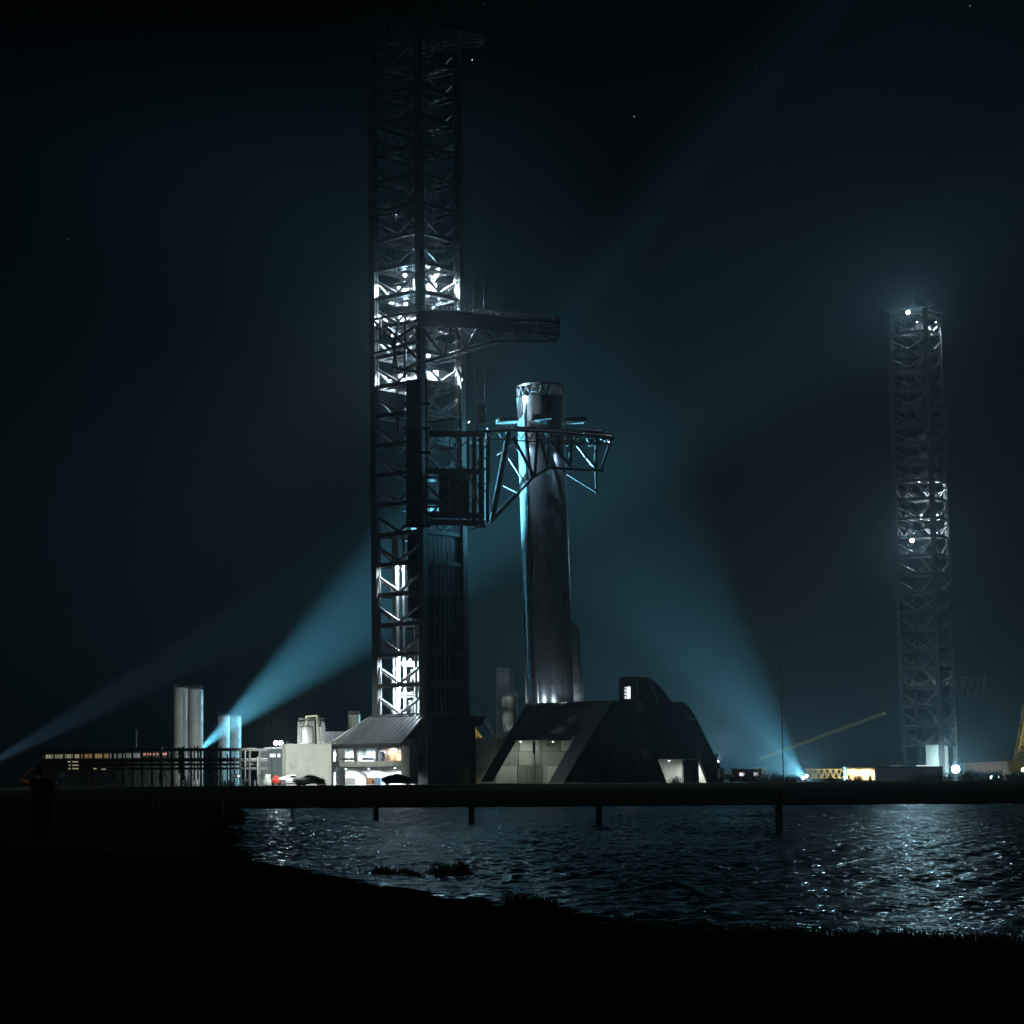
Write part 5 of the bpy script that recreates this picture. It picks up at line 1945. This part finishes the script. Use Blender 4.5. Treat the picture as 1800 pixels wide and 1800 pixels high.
def blades(name, n, sampler, hmin, hmax, m_, seed, wid=.018, hf=None):
    r_ = np.random.default_rng(seed)
    v, f = [], []
    for k in range(n):
        x, y, z = sampler(r_)
        h_ = r_.uniform(hmin, hmax) * (hf(x, y) if hf else 1)
        a_ = r_.uniform(0, 2 * PI)
        lean = r_.uniform(0, .35) * h_
        dx, dy = math.cos(a_) * lean, math.sin(a_) * lean
        b_ = r_.uniform(0, PI)
        wx, wy_ = math.cos(b_) * wid, math.sin(b_) * wid
        o_ = len(v)
        v += [(x - wx, y - wy_, z - .03), (x + wx, y + wy_, z - .03), (x + dx * .4 - wx * .7, y + dy * .4 - wy_ * .7, z + h_ * .6), (x + dx * .4 + wx * .7, y + dy * .4 + wy_ * .7, z + h_ * .6), (x + dx, y + dy, z + h_)]
        f += [(o_, o_ + 1, o_ + 3, o_ + 2), (o_ + 2, o_ + 3, o_ + 4)]
    me = bpy.data.meshes.new(name)
    me.from_pydata(v, [], f)
    me.materials.append(m_)
    o = bpy.data.objects.new(name, me)
    COL.objects.link(o)
    return struct(o, 'stuff')


def ground_z(x, y):
    return float(height(np.array([[x]]), np.array([[y]]))[0, 0])


x0i, y0i = on_water(610, 1536)
x1i, y1i = on_water(838, 1537)


def isl(r_):
    t_ = r_.beta(1.7, 1.15)
    x = x0i + (x1i - x0i) * t_ + r_.normal(0, .06)
    y = y0i + (y1i - y0i) * t_ + r_.normal(0, .6) * math.sin(PI * (.08 + .8 * t_)) + .5 * math.sin(7 * t_)
    return x, y, -.02


def isl_h(x, y):
    t_ = (x - x0i) / (x1i - x0i)
    return max(.12, (.25 + .75 * t_) * min(1, 9 * max(0, 1.03 - t_)) * (.62 + .3 * math.sin(x * 5.1) + .25 * math.sin(x * 13.7 + y)))


ir = blades('marsh_reeds', 2200, isl, .08, .34, reed_m, 5, .009, isl_h)
tag(ir, 'low island of dark marsh reeds standing in the lagoon', 'reeds')
xa, ya = on_water(893, 1592)
xb, yb_ = on_water(975, 1602)


def isl2(r_):
    t_ = r_.random()
    return xa + (xb - xa) * t_ + r_.normal(0, .04), ya + (yb_ - ya) * t_ + r_.normal(0, .25), -.02


ir = blades('marsh_reeds', 520, isl2, .06, .24, reed_m, 6, .01)
tag(ir, 'small dark reed clump at the near shore', 'reeds')


def shore_s(r_):
    px = r_.uniform(1080, 1800)
    k = np.interp(px, [p[0] for p in shore_px[8:]], [p[1] for p in shore_px[8:]])
    x, y = on_water(px, k + r_.uniform(-1, 22))
    return x, y, ground_z(x, y) * .6


ir = blades('shore_grass', 2600, shore_s, .04, .15, reed_m, 8, .008)
tag(ir, 'short dark grass along the near shore on the right', 'grass')


def left_s(r_):
    while True:
        x, y = r_.uniform(-14, -1.2), 44 + r_.gamma(1.6, 10)
        if y > 95:
            continue
        if sdist(np.array([[x]]), np.array([[y]]))[0, 0] > .3:
            return x, y, ground_z(x, y)


_X = rng.uniform(-17, -.5, 16000)
_Y = 47 + rng.gamma(1.6, 9, 16000)
_ok = (sdist(_X[None], _Y[None])[0] > 1.5) & (_Y < 120) & (bumps(_X[None], _Y[None], 6, 31)[0] > -.25)
_Z = height(_X[None], _Y[None])[0]
_pts = list(zip(_X[_ok], _Y[_ok], _Z[_ok]))
_it = iter(_pts)
ir = blades('meadow_grass', len(_pts), lambda r_: next(_it), .04, .17, grass_m, 9, .012)
tag(ir, 'rough green grass round the standing person on the left', 'grass')

_X = np.concatenate([rng.uniform(-70, 130, 5200), rng.uniform(-16, 48, 2600)])
_Y = np.concatenate([rng.uniform(330, 383, 5200), rng.uniform(157, 166, 2600)])
_k = bumps(_X[None], _Y[None], 13, 61)[0] > -.12
_Z = height(_X[None], _Y[None])[0]
_it2 = iter(list(zip(_X[_k], _Y[_k], _Z[_k])))
ir = blades('bank_grass', int(_k.sum()), lambda r_: next(_it2), .05, .17, reed_m, 12, .03)
tag(ir, 'dark ragged grass along the far bank of the lagoon', 'grass')

posts = [(155, 1404, 1428), (268, 1406, 1431), (393, 1406, 1433), (513, 1409, 1436), (661, 1412, 1440), (829, 1412, 1446), (1053, 1409, 1451), (1370, 1392, 1462)]
plabel = ['leftmost thin pale fence post behind the standing person', 'second thin fence post from the left on the grass', 'third fence post from the left at the grass edge', 'fourth fence post from the left near the lagoon edge',
          'dark fence post in the water left of the middle one', 'dark fence post in the water below the tower base', 'dark fence post in the water right of the booster', 'rightmost and nearest dark fence post in the lagoon']
tops = []
for i, (px, y0, y1) in enumerate(posts):
    x, y = on_water(px, y1)
    gz = min(ground_z(x, y), 0.4)
    zt_ = P(px, y0, y).z
    t_ = thing('fence_post', plabel[i], 'fence post', Vector((x, y, gz - .3)), 0, 'posts of the rope fence')
    r_ = .045 if i < 3 else (.06 if i < 4 else .12)
    b = MB()
    b.lathe((0, 0, 0), [(r_, 0), (r_, .25), (r_ * .96, zt_ - gz + .22), (r_ * .7, zt_ - gz + .3)], 12)
    b.build('post_shaft', tank_paint if i < 3 else wood, t_, True)
    b = MB()
    b.lathe((0, 0, zt_ - gz + .12), [(r_ * 1.15, 0), (r_ * 1.15, .06)], 12)
    b.build('collar', wood, t_)
    tops.append(Vector((x, y, zt_ - .12)))
rp_ = thing('fence_rope', 'slack pale rope strung between the fence posts on the left', 'rope', tops[0])
rope_pts = [P(-20, 1411, tops[0].y + 9)] + tops[:5]
for i in range(len(rope_pts) - 1):
    A, B = rope_pts[i], rope_pts[i + 1]
    b = MB()
    n = 10
    for k in range(n):
        t0, t1 = k / n, (k + 1) / n
        sag = lambda t_: Vector((0, 0, -.18 * 4 * t_ * (1 - t_)))
        b.tube(A.lerp(B, t0) + sag(t0), A.lerp(B, t1) + sag(t1), .014, 5)
    b.build('rope_span', rope_m, rp_, False, True)

# ------------------------------------------------------------------ person seen from behind, arm raised to the head
skin_m = mat('skin', (.42, .22, .14), .55, 0, .1, 4)
cloth_m = mat('black_cloth', (.012, .012, .014), .9, 0, .3, 6, .2, 30)
trouser_m = mat('dark_trouser', (.014, .014, .016), .9, 0, .3, 6, .2, 30)
hair_m = mat('dark_hair', (.012, .01, .009), .7, 0, .3, 10)
shoe_m = mat('dark_shoe', (.02, .02, .02), .7)
PD = 50.0
pf_ = P(70, 1474, PD)
ps_z = ground_z(pf_.x, PD)
base = Vector((pf_.x, PD, ps_z))
pe = thing('person', 'person in black seen from behind, one bare arm raised to the head', 'person', base)


def body(name, joints, edges, m_, parent, root=0, sub=2):
    """continuous skinned figure: joints = {key: (pos, radius)}"""
    keys = list(joints)
    me = bpy.data.meshes.new(name)
    me.from_pydata([tuple(joints[k][0]) for k in keys], [(keys.index(a_), keys.index(c_)) for a_, c_ in edges], [])
    me.materials.append(m_)
    o = bpy.data.objects.new(name, me)
    COL.objects.link(o)
    o.parent = parent
    md = o.modifiers.new('skin', 'SKIN')
    sv = me.skin_vertices[0].data if me.skin_vertices else None
    if sv is None:
        bm = bmesh.new()
        bm.from_mesh(me)
        bm.verts.layers.skin.verify()
        bm.to_mesh(me)
        bm.free()
        sv = me.skin_vertices[0].data
    for i, k in enumerate(keys):
        r_ = joints[k][1]
        sv[i].radius = r_ if isinstance(r_, tuple) else (r_, r_)
        sv[i].use_root = (i == root)
    md.use_smooth_shade = True
    s_ = o.modifiers.new('subsurf', 'SUBSURF')
    s_.levels = s_.render_levels = sub
    return o


V = Vector
# local frame: x right, y away from the camera, z up; 1.74 m tall
J = {'pel': (V((.0, 0, .95)), .13), 'sp1': (V((.01, 0, 1.12)), .125), 'sp2': (V((.015, -.01, 1.30)), .14), 'neck0': (V((.0, 0, 1.44)), .07), 'neck': (V((-.02, .02, 1.50)), .055),
     'hd0': (V((-.035, .035, 1.57)), .075), 'hd1': (V((-.05, .04, 1.65)), .095), 'hd2': (V((-.055, .035, 1.72)), .06), 'nose': (V((-.05, .135, 1.625)), .02),
     'shl': (V((-.17, .0, 1.385)), .07), 'ell': (V((-.43, .06, 1.47)), .045), 'wrl': (V((-.20, .10, 1.655)), .033), 'hal': (V((-.145, .115, 1.70)), .034),
     'shr': (V((.19, .0, 1.39)), .07), 'elr': (V((.27, .14, 1.16)), .045), 'wrr': (V((.13, .30, 1.30)), .033), 'har': (V((.07, .33, 1.35)), .034),
     'hpl': (V((-.10, 0, .90)), .10), 'knl': (V((-.12, -.01, .50)), .065), 'anl': (V((-.13, .02, .09)), .042), 'tol': (V((-.15, .16, .04)), .035),
     'hpr': (V((.11, 0, .90)), .10), 'knr': (V((.13, .0, .50)), .065), 'anr': (V((.13, .03, .09)), .042), 'tor': (V((.15, .17, .04)), .035)}
E = [('pel', 'sp1'), ('sp1', 'sp2'), ('sp2', 'neck0'), ('neck0', 'neck'), ('neck', 'hd0'), ('hd0', 'hd1'), ('hd1', 'hd2'), ('hd1', 'nose'), ('sp2', 'shl'), ('shl', 'ell'), ('ell', 'wrl'), ('wrl', 'hal'),
     ('sp2', 'shr'), ('shr', 'elr'), ('elr', 'wrr'), ('wrr', 'har'), ('pel', 'hpl'), ('hpl', 'knl'), ('knl', 'anl'), ('anl', 'tol'), ('pel', 'hpr'), ('hpr', 'knr'), ('knr', 'anr'), ('anr', 'tor')]
for side, hp, sgn in (('l', J['hal'][0], 1), ('r', J['har'][0], -1)):
    for fi, (dx, ln) in enumerate(((-.028, .062), (-.010, .075), (.010, .072), (.028, .056))):
        k0, k1, k2 = f'f{side}{fi}a', f'f{side}{fi}b', f'f{side}{fi}c'
        J[k0] = (hp + V((sgn * .022, dx, .022)), .010)
        J[k1] = (hp + V((sgn * (.022 + ln * .55), dx, .034)), .009)
        J[k2] = (hp + V((sgn * (.022 + ln), dx + .006, .026)), .008)
        E += [('ha' + side, k0), (k0, k1), (k1, k2)]
    J[f't{side}a'] = (hp + V((0, -.035, -.012)), .011)
    J[f't{side}b'] = (hp + V((sgn * .03, -.055, -.01)), .010)
    E += [('ha' + side, f't{side}a'), (f't{side}a', f't{side}b')]
body('body', J, E, skin_m, pe)
g = .018
T = {k: (J[k][0], J[k][1] + g + .012) for k in ('sp1', 'sp2', 'neck0', 'shl', 'shr')}
T['pel'] = (V((0, 0, .88)), .165)
T['sp1'] = (J['sp1'][0], .16)
T['sp2'] = (J['sp2'][0], .165)
T['shl'] = (J['shl'][0], .095)
T['shr'] = (J['shr'][0], .10)
T['sll'] = (J['shl'][0].lerp(J['ell'][0], .38), .078)
T['slr'] = (J['shr'][0].lerp(J['elr'][0], .75), .075)
body('shirt', T, [('pel', 'sp1'), ('sp1', 'sp2'), ('sp2', 'neck0'), ('sp2', 'shl'), ('shl', 'sll'), ('sp2', 'shr'), ('shr', 'slr')], cloth_m, pe)
L_ = {'pel': (V((0, 0, .94)), .155), 'hpl': (V((-.10, 0, .86)), .125), 'knl': (J['knl'][0], .098), 'anl': (J['anl'][0] + V((0, 0, .03)), .082), 'hpr': (V((.11, 0, .86)), .125), 'knr': (J['knr'][0], .098), 'anr': (J['anr'][0] + V((0, 0, .03)), .082)}
body('trousers', L_, [('pel', 'hpl'), ('hpl', 'knl'), ('knl', 'anl'), ('pel', 'hpr'), ('hpr', 'knr'), ('knr', 'anr')], trouser_m, pe)
for s_ in 'lr':
    a_, t_ = J['an' + s_][0], J['to' + s_][0]
    body('shoe', {'a': (V((a_.x, a_.y - .05, .05)), .052), 'b': (V((a_.x, a_.y + .02, .06)), .055), 'c': (V((t_.x, t_.y + .03, .04)), .042)}, [('a', 'b'), ('b', 'c')], shoe_m, pe)
body('hair', {'a': (V((-.05, .0, 1.53)), .055), 'b': (V((-.05, .0, 1.63)), .105), 'c': (V((-.05, .03, 1.715)), .085), 'd': (V((-.05, .09, 1.735)), .05)}, [('a', 'b'), ('b', 'c'), ('c', 'd')], hair_m, pe)
# added warm light beyond the left edge, aimed at the raised arm
light('arm_fill_light', base + V((-1.5, -.5, .75)), 5, (1.0, .34, .12), .1, 34, base + V((-.28, .05, 1.5)), .6)

# ------------------------------------------------------------------ gulls and stars
for px, py, D, s_, lab in ((881, 1157, 452, .9, 'small pale gull flying above the panelled plant tower'), (838, 1255, 440, .5, 'tiny pale gull by the right corner of the tower base')):
    g_ = P(px, py, D)
    t_ = thing('gull', lab, 'bird', g_)
    b = MB()
    b.lathe((0, 0, -.35 * s_), [(.01, 0), (.11 * s_, .15 * s_), (.13 * s_, .35 * s_), (.08 * s_, .58 * s_), (.07 * s_, .66 * s_), (.01, .76 * s_)], 10)
    o = b.build('body', white_panel, t_, True)
    o.rotation_euler = (PI / 2, 0, .6)
    for sg in (-1, 1):
        b = MB()
        b.add([(0, -.16 * s_, 0), (0, .16 * s_, 0), (sg * .4 * s_, .1 * s_, .17 * s_), (sg * .4 * s_, -.12 * s_, .17 * s_), (sg * .95 * s_, -.18 * s_, .04 * s_)], [(0, 1, 2, 3), (3, 2, 4)])
        b.build('wing', white_panel, t_)
b = MB()
for px, py, s_ in ((830, 105, 1.0), (1115, 205, .8), (852, 8, .55), (1705, 10, .55), (1010, 640, .3), (420, 210, .35), (250, 90, .3), (1330, 120, .35), (1500, 300, .3), (120, 420, .3), (1240, 420, .25)):
    b.ball(P(px, py, 3500), s_ * .62, 6, 4)
st = b.build('stars', emit('star_glow', (.9, .95, 1.0), 6.0))
struct(st, 'stuff')
tag(st, 'a few faint stars scattered over the black sky', 'stars')

# ------------------------------------------------------------------ haze
hz = MB()
hz.box((0, 1100, 78), (2900, 2700, 164))
ho = hz.build('haze', None)
struct(ho, 'stuff')
tag(ho, 'thin even night haze over the whole site', 'haze')
hm = bpy.data.materials.new('haze_air')
hm.use_nodes = True
hn, hl = hm.node_tree.nodes, hm.node_tree.links
for n_ in list(hn):
    hn.remove(n_)
out = hn.new('ShaderNodeOutputMaterial')
pv = hn.new('ShaderNodeVolumePrincipled')
pv.inputs['Color'].default_value = (.80, .92, 1.0, 1)
pv.inputs['Density'].default_value = 0.0003
pv.inputs['Anisotropy'].default_value = 0.8
hl.new(pv.outputs[0], out.inputs['Volume'])
ho.data.materials.append(hm)
